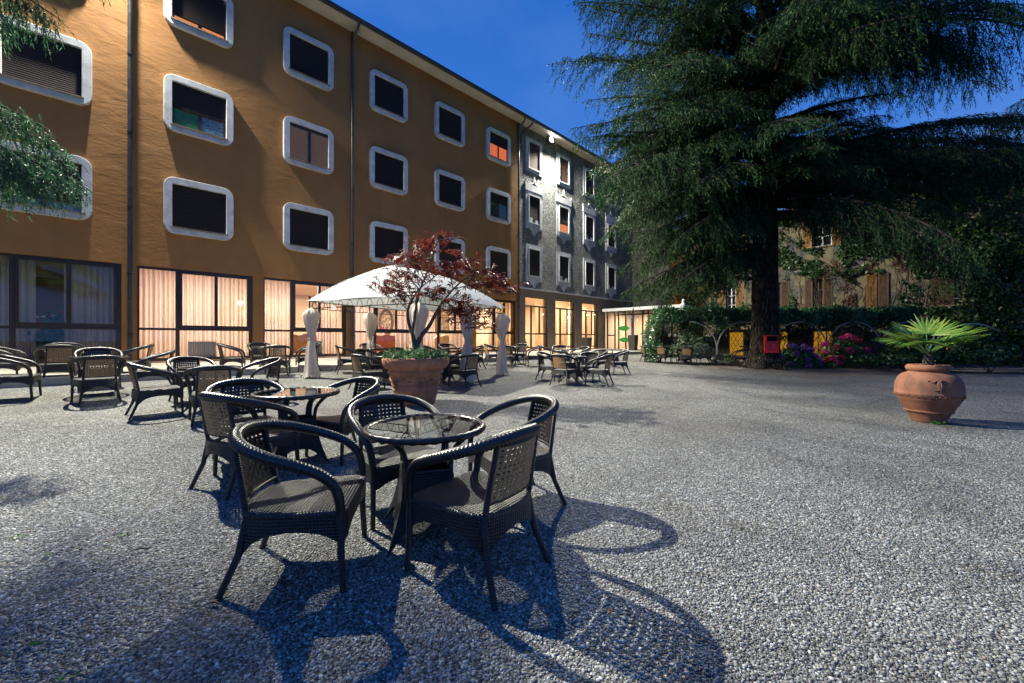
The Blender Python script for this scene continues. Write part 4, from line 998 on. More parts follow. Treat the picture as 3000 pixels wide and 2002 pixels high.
CH = [  # x, y, facing, label
 (-1.176, 2.245, 10, 'largest black wicker chair, front left of the nearest table, facing right'),
 (-0.187, 2.266, 143.6, 'black wicker chair front right of the nearest table, its back to the camera'),
 (0.02, 3.15, 207, 'black wicker chair behind right of the nearest table, facing left'),
 (-0.891, 3.06, -50, 'black wicker chair behind left of the nearest table, facing the camera'),
 (-2.31, 3.48, 66, 'wicker chair in front of the second table, tan back panel to the camera'),
 (-2.66, 4.0, -48, 'wicker chair behind left of the second table, dark inside facing the camera'),
 (-1.78, 4.29, 240, 'wicker chair behind right of the second table, just left of the maple pot'),
 (-5.44, 6.08, 49, 'wicker chair left of the mid left table, seen side on and facing right'),
 (-4.3, 5.75, 127, 'wicker chair in front of the mid left table, tan back to the camera'),
 (-5.75, 7.15, -35, 'wicker chair behind the mid left table, facing the camera'),
 (-4.55, 7.2, 235, 'wicker chair right of the mid left table, only arms seen from the side'),
 (-7.1, 6.83, 142, 'wicker chair with its tan back square to the camera before the dark table'),
 (-8.3, 8.0, -40, 'wicker chair behind the dark table, facing the camera'),
 (-7.15, 7.95, 222, 'wicker chair right of the dark table, seen side on facing left'),
 (-8.46, 6.73, 40, 'wicker chair cut by the left edge of the photo, facing right'),
 (-9.5, 8.35, 142, 'wicker chair with its tan back to the camera under the unlit window'),
 (-10.9, 9.7, -40, 'wicker chair farthest back against the unlit window, only its rim showing'),
 (-8.75, 9.25, 215, 'wicker chair beside the left downpipe, facing left'),
 (-10.6, 8.3, 35, 'wicker chair at the left edge behind the front left one'),
 (-6.15, 10.45, 120, 'wicker chair before the drawn peach window, its back to the camera'),
 (-7.6, 10.8, 28, 'wicker chair before the drawn peach window, at left and facing right'),
 (-7.5, 11.9, -45, 'wicker chair closest to the drawn peach window, facing the camera'),
 (-5.95, 11.6, 215, 'wicker chair left of the left gazebo drape, facing left'),
 (-3.3, 9.05, 50, 'wicker chair under the gazebo just left of the maple pot, its back to the camera'),
 (-3.75, 10.4, -20, 'wicker chair under the gazebo at the left of the front left table'),
 (-2.6, 10.9, 246, 'wicker chair under the gazebo hidden behind the maple trunk'),
 (-4.75, 11.5, 30, 'wicker chair at the rear left corner of the gazebo, beside the second downpipe'),
 (-4.5, 12.7, -55, 'wicker chair in front of the rust sofa window, facing the camera'),
 (-3.45, 11.35, 140, 'wicker chair under the gazebo with its back to the camera before the rust sofa'),
 (-1.5, 10.85, 205, 'wicker chair just left of the front right gazebo drape'),
 (-1.15, 9.75, 140, 'wicker chair beside the maple pot at its right, back to the camera'),
 (-2.6, 13.0, 30, 'wicker chair by the pavement under the cream sofa window, at left'),
 (-2.3, 14.3, -55, 'wicker chair by the pavement under the cream sofa window, closest to the glass'),
 (-1.3, 13.9, 205, 'wicker chair between the two right gazebo drapes, facing left'),
 (-0.75, 15.3, 20, 'wicker chair left of the table at the last orange window, facing right'),
 (-0.2, 14.8, 80, 'wicker chair behind the right gazebo drape with its back to the camera'),
 (0.32, 16.3, 245, 'wicker chair in front of the grey pier, facing the camera'),
 (0.85, 15.5, 188, 'wicker chair in front of the first grey wing window, facing left'),
 (1.35, 15.9, 5, 'wicker chair in front of the first grey wing window, facing right'),
 (2.0, 16.5, 255, 'wicker chair left of the square planter, facing the camera'),
 (2.8, 16.2, 205, 'wicker chair in front of the square planter, facing left'),
 (1.65, 12.9, 25, 'wicker chair left of the middle table in the central group'),
 (2.95, 13.75, 215, 'wicker chair behind the middle table in the central group'),
 (3.62, 13.5, 185, 'wicker chair standing apart at the right of the central group, facing left'),
 (1.35, 10.4, 55, 'wicker chair front left in the central group, its back to the camera'),
 (2.3, 10.5, 150, 'wicker chair front right in the central group, its tan back to the camera'),
 (1.05, 11.45, -25, 'wicker chair at the left end of the central group, facing right'),
 (2.22, 11.65, 235, 'wicker chair behind the front table of the central group, facing the camera'),
 (6.65, 19.5, 5, 'leftmost wicker chair before the ivy arch'),
 (7.15, 18.8, 40, 'wicker chair before the ivy arch with its tan back to the camera'),
 (7.75, 19.75, -50, 'wicker chair behind the pergola table, half hidden by its neighbours'),
 (7.95, 18.25, 75, 'wicker chair with its back to the camera before the variegated shrub'),
 (8.85, 18.3, 170, 'wicker chair right of the pergola table, facing left'),
 (10.25, 17.9, 160, 'wicker chair half hidden behind the cedar trunk'),
]
for x, y, a, l in CH: place('c', x, y, a, l, 'black wicker armchairs')

# ---------------------------------------------------------------- maple in its terracotta pot
MP = Vector((-1.79, 7.42, ground_z(-1.79, 7.42) - 0.01))
pot = thing('terracotta_pot', 'wide weathered terracotta pot holding the red maple', 'pot', MP, 0)
m = MB(); wob = lambda a, j: 1 + 0.004 * math.sin(3 * a + j)
m.lathe([(0.30, 0.0), (0.345, 0.0), (0.36, 0.06), (0.40, 0.25), (0.405, 0.262), (0.412, 0.262), (0.418, 0.285), (0.41, 0.29), (0.455, 0.54), (0.465, 0.56), (0.49, 0.57), (0.515, 0.595), (0.50, 0.625), (0.49, 0.645), (0.545, 0.665), (0.588, 0.72), (0.602, 0.79), (0.605, 0.84), (0.585, 0.862), (0.55, 0.865), (0.53, 0.85), (0.515, 0.78), (0.0, 0.775)], 64, wob=wob)
pb = m.build('body', 'terracotta', pot)
# raised garland of leaves round the body
m = MB()
for k in range(40):
    a = 2 * PI * k / 40; z = 0.455 + 0.05 * math.sin(a * 6); r = 0.405 + (z - 0.262) * 0.17 + 0.012
    for j in range(3):
        b_ = a + (j - 1) * 0.05; zz = z + 0.035 * (j - 1) * math.cos(k); rr = r
        m.lathe([(0.001, 0.012), (0.012, 0.008), (0.02, -0.002)], 7, (rr * math.cos(b_), rr * math.sin(b_), zz - 0.01))
for z in (0.36, 0.385):
    r = 0.405 + (z - 0.262) * 0.168 + 0.012
    m.tube([(r * math.cos(2 * PI * k / 48), r * math.sin(2 * PI * k / 48), z) for k in range(48)], 0.005, 6, closed=True)
m.build('garland', 'terracotta', pot)
m = MB(); m.lathe([(0.0, 0.79), (0.51, 0.785)], 32); m.build('soil', 'soil', pot)
und = thing('ground_cover', 'bushy green plants filling the top of the maple pot', 'plant', MP + Vector((0, 0, 0.79)), 0)
n = 2600; a = rng.uniform(0, 2 * PI, n); r = np.sqrt(rng.uniform(0, 1, n)) * 0.60
hgt = (0.10 + 0.11 * np.abs(np.sin(a * 3.5)) + 0.05 * np.sin(a * 9)) * (1 - 0.25 * (r / 0.6) ** 2); z = rng.uniform(0.0, 1, n) * hgt + 0.02
v, f = leaves(np.stack([r * np.cos(a), r * np.sin(a), z], 1), 0.062, None, 0.8); npmesh('foliage', v, f, 'pot_leaf', und)
m = MB()
for k in range(26):
    a_ = 2 * PI * k / 26; m.tube([(0.3 * math.cos(a_), 0.3 * math.sin(a_), 0), (0.45 * math.cos(a_), 0.45 * math.sin(a_), 0.14)], 0.004, 4)
m.build('stem', 'twig_wood', und)
maple = thing('maple_tree', 'small red leaved maple with forked trunk growing in the wide terracotta pot', 'tree', MP + Vector((0, 0, 0.79)), 0)
def mpix(px, py, dy=0.0):       # metres in the plane of the pot, taken from measured heights
    Y = MP.y + dy; return Vector(((px - 1175) / 914 * Y - MP.x, dy, CAMZ - (py - 778) / 914 * Y - MP.z - 0.79))
limbs = [([(952, 830), (953, 800), (948, 772), (938, 742), (936, 712), (945, 690), (962, 664), (985, 645)], [0.062, 0.052, 0.04, 0.03, 0.024, 0.019, 0.013, 0.008], 0.0, 0.10),
         ([(950, 790), (946, 765), (951, 735), (954, 712), (958, 680), (974, 640), (990, 600), (1000, 562)], [0.03, 0.028, 0.024, 0.02, 0.018, 0.014, 0.009, 0.004], 0.0, -0.25),
         ([(955, 798), (966, 772), (985, 748), (1000, 720), (1018, 690), (1040, 664), (1068, 640), (1100, 625)], [0.05, 0.042, 0.035, 0.03, 0.024, 0.018, 0.012, 0.005], 0.0, 0.30)]
tw = [([(945, 690), (925, 668), (905, 650), (885, 642)], 0.3), ([(936, 712), (915, 690), (895, 672), (878, 668)], -0.3), ([(962, 664), (940, 640), (920, 630), (900, 625)], 0.4),
      ([(974, 640), (960, 610), (950, 590), (930, 585)], 0.2), ([(1018, 690), (1050, 690), (1080, 705), (1110, 720)], -0.5), ([(1040, 664), (1080, 655), (1120, 655), (1165, 662)], 0.1), ([(1000, 720), (1030, 712), (1060, 718), (1085, 735)], -0.3),
      ([(1040, 664), (1035, 635), (1045, 615), (1070, 600)], 0.5), ([(985, 645), (1010, 625), (1030, 612), (1050, 608)], -0.4), ([(958, 680), (985, 670), (1010, 668), (1025, 660)], -0.3), ([(990, 600), (975, 575), (972, 560), (962, 552)], 0.0),
      ([(1000, 562), (1010, 548), (1018, 540), (1024, 545)], -0.1), ([(948, 695), (935, 655), (915, 605), (905, 588)], 0.5), ([(1068, 640), (1110, 628), (1130, 640), (1150, 655)], 0.0), ([(1050, 690), (1070, 725), (1090, 742), (1110, 748)], 0.2), ([(1018, 690), (1040, 705), (1060, 712), (1080, 716)], 0.3)]
m = MB(); LP = []
for pts, rad, d0, d1 in limbs:
    P = catmull([mpix(x, y, d0 + (d1 - d0) * i / 7) for i, (x, y) in enumerate(pts)], 4)
    m.tube(P, list(np.interp(np.linspace(0, 1, len(P)), np.linspace(0, 1, 8), rad)), 9)
m.build('trunk', 'maple_bark', maple)
m = MB()
for pts, d1 in tw:
    P = catmull([mpix(x, y, d1 * i / 3) for i, (x, y) in enumerate(pts)], 5)
    m.tube(P, list(np.linspace(0.011, 0.003, len(P))), 6)
    for p in P[4:]: LP.append((p, 1))
for pts, rad, d0, d1 in limbs:
    for i in (5, 6, 7): LP.append((mpix(*pts[i], d0 + (d1 - d0) * i / 7), 1.0))
m.build('branch', 'maple_bark', maple)
# leaves in flat layered pads: five pointed lobes each
V = []; F = []
clus = []
for p, wgt in LP:
    for _ in range(4): clus.append(np.array(p) + rng.normal(0, 1, 3) * [0.13, 0.13, 0.035])
for (px, py, sx, sz, n_) in [(920, 640, 40, 14, 10), (895, 668, 26, 16, 9), (1060, 610, 55, 18, 20), (1100, 640, 60, 16, 20), (1150, 664, 32, 8, 10), (1085, 720, 40, 14, 20), (1000, 620, 45, 14, 12), (975, 560, 30, 20, 7), (1035, 575, 20, 12, 6), (1000, 680, 50, 16, 12), (1110, 745, 26, 10, 8), (912, 600, 18, 10, 5), (1055, 690, 40, 10, 10)]:
    for _ in range(n_):
        c = mpix(px + rng.normal(0, sx * 0.6), py + rng.normal(0, sz * 0.6), rng.normal(0, 0.35)); 
        for _ in range(2): clus.append(np.array(c) + rng.normal(0, 1, 3) * [0.07, 0.07, 0.02])
clus = np.array(clus)
nl = len(clus); Nn = norm(rng.normal(0, 0.45, (nl, 3)) + [0, 0, 1]); T = norm(np.cross(Nn, rng.normal(0, 1, (nl, 3)))); B = np.cross(Nn, T)
base = 0
for k, ang in enumerate((-1.9, -0.95, 0.0, 0.95, 1.9)):
    L_ = (0.078, 0.098, 0.112, 0.098, 0.078)[k]; dr = T * math.cos(ang) + B * math.sin(ang); pr = -T * math.sin(ang) + B * math.cos(ang)
    sz = rng.uniform(0.7, 1.25, (nl, 1)); drop = np.array([0, 0, -0.028]) * rng.uniform(0.3, 1.5, (nl, 1))
    q = np.stack([clus, clus + dr * L_ * 0.45 * sz + pr * 0.0145 * sz, clus + dr * L_ * sz + drop, clus + dr * L_ * 0.45 * sz - pr * 0.0145 * sz], 1).reshape(-1, 3)
    V.append(q); F.append(np.arange(4 * nl).reshape(nl, 4) + base); base += 4 * nl
npmesh('crown', np.concatenate(V), np.concatenate(F), 'maple_leaf', maple)

# ---------------------------------------------------------------- urn with a young fan palm
UP = Vector((6.46, 6.18, ground_z(6.46, 6.18) - 0.008))
urn = thing('terracotta_urn', 'round bellied terracotta urn with banded relief holding a young fan palm', 'urn', UP, 0)
m = MB()
m.lathe([(0.14, 0.0), (0.185, 0.0), (0.195, 0.03), (0.245, 0.145), (0.262, 0.165), (0.272, 0.165), (0.28, 0.18), (0.272, 0.195), (0.28, 0.205), (0.355, 0.36), (0.368, 0.375), (0.368, 0.385), (0.374, 0.39), (0.385, 0.445), (0.388, 0.45), (0.383, 0.458), (0.385, 0.52), (0.378, 0.60), (0.352, 0.68), (0.30, 0.745), (0.235, 0.775), (0.22, 0.785), (0.225, 0.795), (0.245, 0.805), (0.258, 0.83), (0.258, 0.855), (0.245, 0.882), (0.225, 0.893), (0.205, 0.885), (0.195, 0.86), (0.19, 0.80), (0.0, 0.79)], 72)
m.build('body', 'terracotta_urn', urn)
m = MB()   # wave scroll on the band
for k in range(36):
    a = 2 * PI * k / 36
    pts = []
    for j in range(9):
        t_ = j / 8; aa = a + 0.13 * t_; zz = 0.418 + 0.018 * math.sin(t_ * 2 * PI); rr = 0.380 + (zz - 0.39) * 0.2 + 0.003
        pts.append((rr * math.cos(aa), rr * math.sin(aa), zz))
    m.tube(pts, 0.0045, 5)
m.build('frieze', 'terracotta_urn', urn)
m = MB()   # relief of two facing crescents on the shoulder, turned to the camera
def onurn(a, z):
    r = np.interp(z, [0.46, 0.52, 0.60, 0.68, 0.745], [0.386, 0.387, 0.380, 0.354, 0.302]) + 0.006; return (r * math.cos(a), r * math.sin(a), z)
a0 = math.atan2(-6.18, -6.46) + 0.30
for s, off in ((1, -0.10), (-1, 0.14)):
    pts = [onurn(a0 + off + s * (0.16 * math.cos(th)), 0.60 + 0.075 * math.sin(th)) for th in np.linspace(-1.9, 1.9, 14)]
    m.tube(pts, [0.004 + 0.016 * math.sin(PI * k / 13) for k in range(14)], 8)
m.tube([onurn(a0 - 0.32 + 0.02 * k, 0.655 + 0.014 * math.sin(k * 0.6)) for k in range(13)], [0.004 + 0.012 * k / 12 for k in range(13)], 8)
m.tube([onurn(a0 + 0.02, 0.56), onurn(a0 + 0.03, 0.52), onurn(a0 + 0.05, 0.49)], [0.018, 0.012, 0.004], 8)
m.build('relief', 'terracotta_urn', urn)
m = MB(); m.lathe([(0.0, 0.83), (0.195, 0.825)], 24); m.build('soil', 'soil', urn)
palm = thing('fan_palm', 'young fan palm with splayed yellow green leaves growing in the terracotta urn', 'palm', UP + Vector((0, 0, 0.82)), 0)
m = MB(); m.tube([(0, 0, 0), (0.005, 0, 0.1), (0.0, 0, 0.28)], [0.058, 0.062, 0.045], 12, relief=lambda i, k: 0.15 * math.sin(k * 2.1 + i)); m.build('trunk', 'palm_trunk', palm)
V = []; F = []; m = MB(); base = 0
def blade(p, d, up, L, w0, droop):
    """narrow folded leaf segment"""
    global base
    pts = []
    for k in range(5):
        t_ = k / 4; c = p + d * (L * t_) + np.array([0, 0, -droop * t_ * t_]); ww = w0 * (0.55 + 1.4 * t_ - 1.85 * t_ * t_)
        side = np.cross(d, up); side /= max(np.linalg.norm(side), 1e-6)
        pts += [c - side * ww, c + up * ww * 0.55, c + side * ww]
    V.append(np.array(pts))
    for k in range(4):
        for q in (0, 1): F.append([base + k * 3 + q, base + k * 3 + q + 1, base + k * 3 + q + 4, base + k * 3 + q + 3])
    base += 15
fr = [(178, 0.55), (160, 0.85), (196, 0.36), (95, 1.05), (62, 0.95), (22, 0.72), (2, 0.42), (-18, 0.55), (262, 0.30), (232, 0.5), (305, 0.40)]
for k, (az, el_) in enumerate(fr):
    a = math.radians(az) - 0.76; el_ = el_ * 1.0
    d = np.array([math.cos(a) * math.cos(el_), math.sin(a) * math.cos(el_), math.sin(el_)]); Lp = rng.uniform(0.24, 0.32)
    hub = np.array([0, 0, 0.28]) + d * Lp + np.array([0, 0, 0.02])
    m.tube([(0, 0, 0.22), tuple(np.array([0, 0, 0.25]) + d * Lp * 0.5 + np.array([0, 0, 0.02])), tuple(hub)], [0.012, 0.008, 0.006], 6)
    up = norm(np.cross(np.cross(d, [0, 0, 1]), d)); sd = np.cross(d, up); nb = 16
    for j in range(nb):
        an = (j / (nb - 1) - 0.5) * 2 * 1.45; dd = d * math.cos(an) + sd * math.sin(an) + up * 0.05 * rng.normal(0, 0.6); dd /= np.linalg.norm(dd)
        blade(hub, dd, up, rng.uniform(0.34, 0.43) * (1 - 0.22 * abs(an) / 1.75), 0.021, rng.uniform(0.01, 0.05) + (0.06 if el_ < 0.4 else 0))
m.build('stalk', 'palm_leaf', palm)
npmesh('crown', np.concatenate(V), np.array(F), 'palm_leaf', palm)
t = thing('weed', 'small weeds at the foot of the terracotta urn', 'weed', UP + Vector((-0.1, -0.22, 0)), 0)
v, f = leaves(rng.normal(0, 1, (60, 3)) * [0.07, 0.03, 0.012] + [0, 0, 0.03], 0.03); npmesh('leaf', v, f, 'weed_leaf', t)

# ---------------------------------------------------------------- gazebo
GA = math.radians(154); E1 = Vector((math.cos(GA), math.sin(GA), 0)); E2 = Vector((-math.sin(GA), math.cos(GA), 0)) * -1
GM = Vector((-2.07, 8.8, 0)); GW, GL = 3.55, 4.1
GC = GM + E1 * (GW / 2) + E2 * (GL / 2); gz0 = 0.10
gaz = thing('gazebo', 'white canopied garden gazebo with tied back cream drapes and a scrolled iron frame', 'gazebo', Vector((GC.x, GC.y, 0)), GA)
# local: x along E1, y along -E2
zr = 2.27; zc_ = 3.25; rd = 0.38
V = []; F = []; n = 28
for j in range(2 * n + 1):
    for i in range(2 * n + 1):
        u_ = (i - n) / n; v_ = (j - n) / n
        vv = max(0.0, (abs(v_) - rd) / (1 - rd)); q = max(abs(u_), vv); z = zr + (zc_ - zr) * (1 - q ** 1.5)
        sag = 0.0
        if q > 0.9: sag = -0.03 * math.sin(PI * ((u_ if abs(u_) < vv else v_) + 1) / 1) ** 2 * (q - 0.9) / 0.1
        z += 0.012 * math.cos(PI * 2 * (u_ if vv > abs(u_) else v_)) * (1 - q) + sag
        V.append((u_ * (GW / 2 + 0.05), v_ * (GL / 2 + 0.05), z))
N_ = 2 * n + 1
F = [(j * N_ + i, j * N_ + i + 1, (j + 1) * N_ + i + 1, (j + 1) * N_ + i) for j in range(2 * n) for i in range(2 * n)]
npmesh('canopy', V, F, 'canopy_cloth', gaz, smooth=True)
m = MB()
hx_, hy_ = GW / 2, GL / 2
for z in (zr - 0.02, zr - 0.20):
    m.tube([(-hx_, -hy_, z), (hx_, -hy_, z)], 0.012, 6); m.tube([(-hx_, hy_, z), (hx_, hy_, z)], 0.012, 6); m.tube([(-hx_, -hy_, z), (-hx_, hy_, z)], 0.012, 6); m.tube([(hx_, -hy_, z), (hx_, hy_, z)], 0.012, 6)
for side in range(4):
    L_ = GW if side < 2 else GL; k_ = int(L_ / 0.30)
    for k in range(k_):
        c = -L_ / 2 + L_ * (k + 0.5) / k_
        pts = [(c + 0.085 * math.cos(PI * q / 8), zr - 0.19 + 0.15 * math.sin(PI * q / 8)) for q in range(9)]
        if side == 0: P = [(x, -hy_, z) for x, z in pts]
        elif side == 1: P = [(x, hy_, z) for x, z in pts]
        elif side == 2: P = [(-hx_, x, z) for x, z in pts]
        else: P = [(hx_, x, z) for x, z in pts]
        m.tube(P, 0.006, 5)
m.build('frame', 'iron', gaz)
m = MB()
for sx in (-1, 1):
    for sy in (-1, 1):
        m.tube(catmull([(sx * hx_, sy * hy_, zr), (sx * hx_ * 0.6, sy * (hy_ * (0.6 + 0.4 * rd)), zr + 0.55), (0, sy * hy_ * rd, zc_ - 0.02)], 6), 0.012, 6)
m.build('roof_rib', 'iron', gaz)
posts = [(-hx_, -hy_), (hx_, -hy_), (-hx_, hy_), (hx_, hy_), (-hx_, 0), (hx_, 0)]
gl = lambda x, y: ground_z(*(GC + E1 * x - E2 * y)[:2])
for (x, y) in posts:
    zg = gl(x, y)
    m = MB(); m.tube([(x, y, zg - 0.03), (x, y, zr + 0.07)], 0.018, 8); m.lathe([(0.001, -0.03), (0.026, -0.015), (0.03, 0.005), (0.018, 0.03), (0.001, 0.045)], 10, (x, y, zr + 0.10)); m.build('post', 'iron', gaz)
def drape(x, y, zg, seed, lobes):
    r_ = np.random.default_rng(seed); seg = 64; pr = [(2.07, 0.035), (2.02, 0.085), (1.93, 0.15), (1.84, 0.168), (1.68, 0.155), (1.48, 0.120), (1.27, 0.082), (1.17, 0.060), (1.12, 0.058), (1.06, 0.072), (0.9, 0.092), (0.6, 0.118), (0.3, 0.140), (0.12, 0.160), (0.02, 0.185)]
    ph = r_.uniform(0, 6, 5); V = []
    for j, (z, r) in enumerate(pr):
        z = zg + 0.02 + z * (zr - 0.2 - zg) / 2.07
        for k in range(seg):
            a = 2 * PI * k / seg
            pl = 0.93 + 0.34 * (abs(math.sin(3.5 * a + ph[0] + 0.25 * math.sin(j * 0.5))) - 0.5) + 0.16 * (abs(math.sin(5.5 * a + ph[1] + 0.10 * j)) - 0.5) + 0.13 * math.sin(2 * a + ph[2] + 0.22 * j)
            ex = 1 + lobes * (abs(math.cos(a + ph[3] * 0)) - 0.4) * (1 if 1.2 < pr[j][0] < 2.05 else 0.3)
            r *= 1.0 if k else 1.12
            V.append((x + r * pl * ex * math.cos(a) + 0.02 * math.sin(j + ph[4]), y + r * pl * math.sin(a), z + (0.03 * math.sin(3 * a + ph[2]) if j > 12 or j < 3 else 0)))
    F = [(j * seg + k, j * seg + (k + 1) % seg, (j + 1) * seg + (k + 1) % seg, (j + 1) * seg + k) for j in range(len(pr) - 1) for k in range(seg)]
    o = npmesh('drape', V, F, 'gazebo_drape', gaz, smooth=True)
    b_ = MB(); zt_ = zg + 0.02 + 1.14 * (zr - 0.2 - zg) / 2.07; b_.tube([(x + 0.066 * math.cos(2 * PI * k / 20), y + 0.066 * math.sin(2 * PI * k / 20), zt_) for k in range(20)], 0.016, 6, closed=True); b_.build('tie', 'gazebo_drape', o)
for i, (x, y) in enumerate(posts): drape(x * 0.985, y * 0.985, gl(x, y), 20 + i, 0.25 if i in (0, 5) else 0.05)
# ---------------------------------------------------------------- ivy house closing the courtyard
HV = Vector((U.y, -U.x, 0)); HORG = U * 31.0; ROT_H = math.atan2(HV.y, HV.x)
house = thing('old_house', 'old plastered house overgrown with ivy, ochre louvred shutters, closing the courtyard at the right', 'house', HORG, ROT_H)
def hp(x, d, z): return HORG + HV * x + U * d + Vector((0, 0, z))
GZ = 0.05
wins = [(-9.49, -8.91, 3.05, 5.0), (-6.9, -6.2, 3.05, 5.0), (-4.48, -4.0, 3.05, 5.0), (-1.95, -1.08, 3.05, 5.02), (0.62, 1.42, 3.05, 4.55), (-4.52, -3.57, 7.03, 8.9), (0.50, 1.35, 7.05, 8.6), (-8.1, -7.3, 7.05, 8.9), (-10.4, -9.6, 7.05, 8.9)]
doors = [(-9.33, -8.43), (-6.75, -5.85), (-4.5, -3.55), (0.65, 1.5)]
w = MB()
# wall with openings, built in courses
def course(z0, z1, gaps, x0=-11.08, x1=9.0):
    x = x0
    for a, b in sorted(gaps):
        w.box(x, a, 0, 0.45, z0, z1); x = b
    w.box(x, x1, 0, 0.45, z0, z1)
course(-0.3, 0.02, []); course(0.02, 1.74, doors); course(1.74, 3.05, [])
lo = [(a, b) for a, b, c, d in wins[:5]]; hi = [(a, b) for a, b, c, d in wins[5:]]
course(3.05, 4.55, lo); course(4.55, 5.0, [g for g in lo if g[0] != 0.62]); course(5.0, 7.05, []); course(7.05, 8.6, hi); course(8.6, 8.9, [g for g in hi if g[0] != 0.50]); course(8.9, 9.5, [])
w.build('wall', 'house_plaster', house)
m = MB(); m.add([(-11.5, -0.5, 9.5), (9, -0.5, 9.5), (9, 4.5, 11.0), (-11.5, 4.5, 11.0), (-11.5, -0.5, 9.4), (9, -0.5, 9.4), (9, 4.5, 10.9), (-11.5, 4.5, 10.9)], [(0, 1, 2, 3), (7, 6, 5, 4), (0, 4, 5, 1), (1, 5, 6, 2), (3, 2, 6, 7), (0, 3, 7, 4)]); m.build('roof', 'roof_tile', house)
def hwin(i, a, b, z0, z1):
    m = MB(); t_ = 0.06
    m.ring([(a, z0), (b, z0), (b, z1), (a, z1)], [(a + t_, z0 + t_), (b - t_, z0 + t_), (b - t_, z1 - t_), (a + t_, z1 - t_)], 0.14, 0.20)
    xm = (a + b) / 2; m.box(xm - 0.035, xm + 0.035, 0.145, 0.195, z0 + t_, z1 - t_)
    for k in (1, 2): zz = z0 + (z1 - z0) * k / 3; m.box(a + t_, xm - 0.035, 0.15, 0.19, zz - 0.015, zz + 0.015); m.box(xm + 0.035, b - t_, 0.15, 0.19, zz - 0.015, zz + 0.015)
    f = m.build('window', 'white_paint' if i in (0, 5, 6) else 'shutter_brown', house)
    g = MB(); g.box(a + t_, b - t_, 0.168, 0.172, z0 + t_, z1 - t_); g.build('pane', 'dark_pane', f)
    g = MB(); g.box(a - 0.08, b + 0.08, -0.08, -0.002, z0 - 0.07, z0 - 0.004); g.build('sill', 'pier_stone', f)
def leaf_shutter(par, x0, x1, z0, z1, mat, ang=0, hinge=None):
    m = MB(); wd = x1 - x0; h = z1 - z0
    m.ring([(0, 0), (wd, 0), (wd, h), (0, h)], [(0.06, 0.07), (wd - 0.06, 0.07), (wd - 0.06, h - 0.07), (0.06, h - 0.07)], -0.045, 0.0)
    n_ = int(h / 0.075)
    for k in range(n_):
        z = 0.07 + (h - 0.14) * (k + 0.5) / n_; m.hexa([(0.06, -0.042, z - 0.028), (wd - 0.06, -0.042, z - 0.028), (wd - 0.06, -0.006, z + 0.016), (0.06, -0.006, z + 0.016), (0.06, -0.042, z - 0.018), (wd - 0.06, -0.042, z - 0.018), (wd - 0.06, -0.006, z + 0.026), (0.06, -0.006, z + 0.026)])
    o = m.build('shutter', mat, par, (x0, -0.012, z0)); o.rotation_euler = (0, 0, math.radians(ang)); return o
for i, (a, b, z0, z1) in enumerate(wins): hwin(i, a, b, z0, z1)
def pair(i, wd, ml, mr, al=4, ar=-4):
    a, b, z0, z1 = wins[i]
    leaf_shutter(house, a - wd - 0.03, a - 0.03, z0 - 0.03, z1 + 0.03, ml, -al); o = leaf_shutter(house, b + 0.03, b + 0.03 + wd, z0 - 0.03, z1 + 0.03, mr, -ar)
pair(0, 0.47, 'shutter_ochre', 'shutter_ochre'); pair(1, 0.45, 'shutter_brown', 'shutter_brown'); pair(2, 0.42, 'shutter_brown', 'shutter_brown')
leaf_shutter(house, -2.0, -1.54, 3.02, 5.05, 'shutter_ochre', 8); leaf_shutter(house, -1.48, -1.04, 3.02, 5.05, 'shutter_brown', -3)
leaf_shutter(house, 0.60, 1.015, 3.02, 4.58, 'shutter_brown'); leaf_shutter(house, 1.025, 1.44, 3.02, 4.58, 'shutter_brown')
pair(5, 0.5, 'shutter_ochre', 'shutter_ochre'); pair(7, 0.45, 'shutter_ochre', 'shutter_brown'); pair(8, 0.42, 'shutter_ochre', 'shutter_ochre')
# cellar doors: amber glazing behind a diamond iron grille
for i, (a, b) in enumerate(doors):
    m = MB(); m.box(a, b, 0.16, 0.20, 0.02, 1.74); d_ = m.build('door', 'amber_pane', house)
    m = MB(); pitch = 0.26; wd, h = b - a, 1.72
    for s in (1, -1):
        k = -8
        while k < 16:
            x_ = k * pitch; pts = []
            for t_ in np.linspace(0, h, 15):
                xx = x_ + s * t_ * 0.52
                if 0 <= xx <= wd: pts.append((a + xx, 0.10 + 0.012 * s, 0.02 + t_))
            if len(pts) > 1: m.tube(pts, 0.011, 5)
            k += 1
    m.tube([(a, 0.1, 0.02), (a, 0.1, 1.74)], 0.02, 6); m.tube([(b, 0.1, 0.02), (b, 0.1, 1.74)], 0.02, 6)
    if i == 0: m.tube([((a + b) / 2 + 0.17 * math.cos(2 * PI * k / 20), 0.09, 1.0 + 0.2 * math.sin(2 * PI * k / 20)) for k in range(20)], 0.016, 6, closed=True)
    if i == 3: m.box(a + 0.02, a + 0.5, 0.06, 0.14, 0.75, 1.5)
    m.build('grille', 'iron', d_)
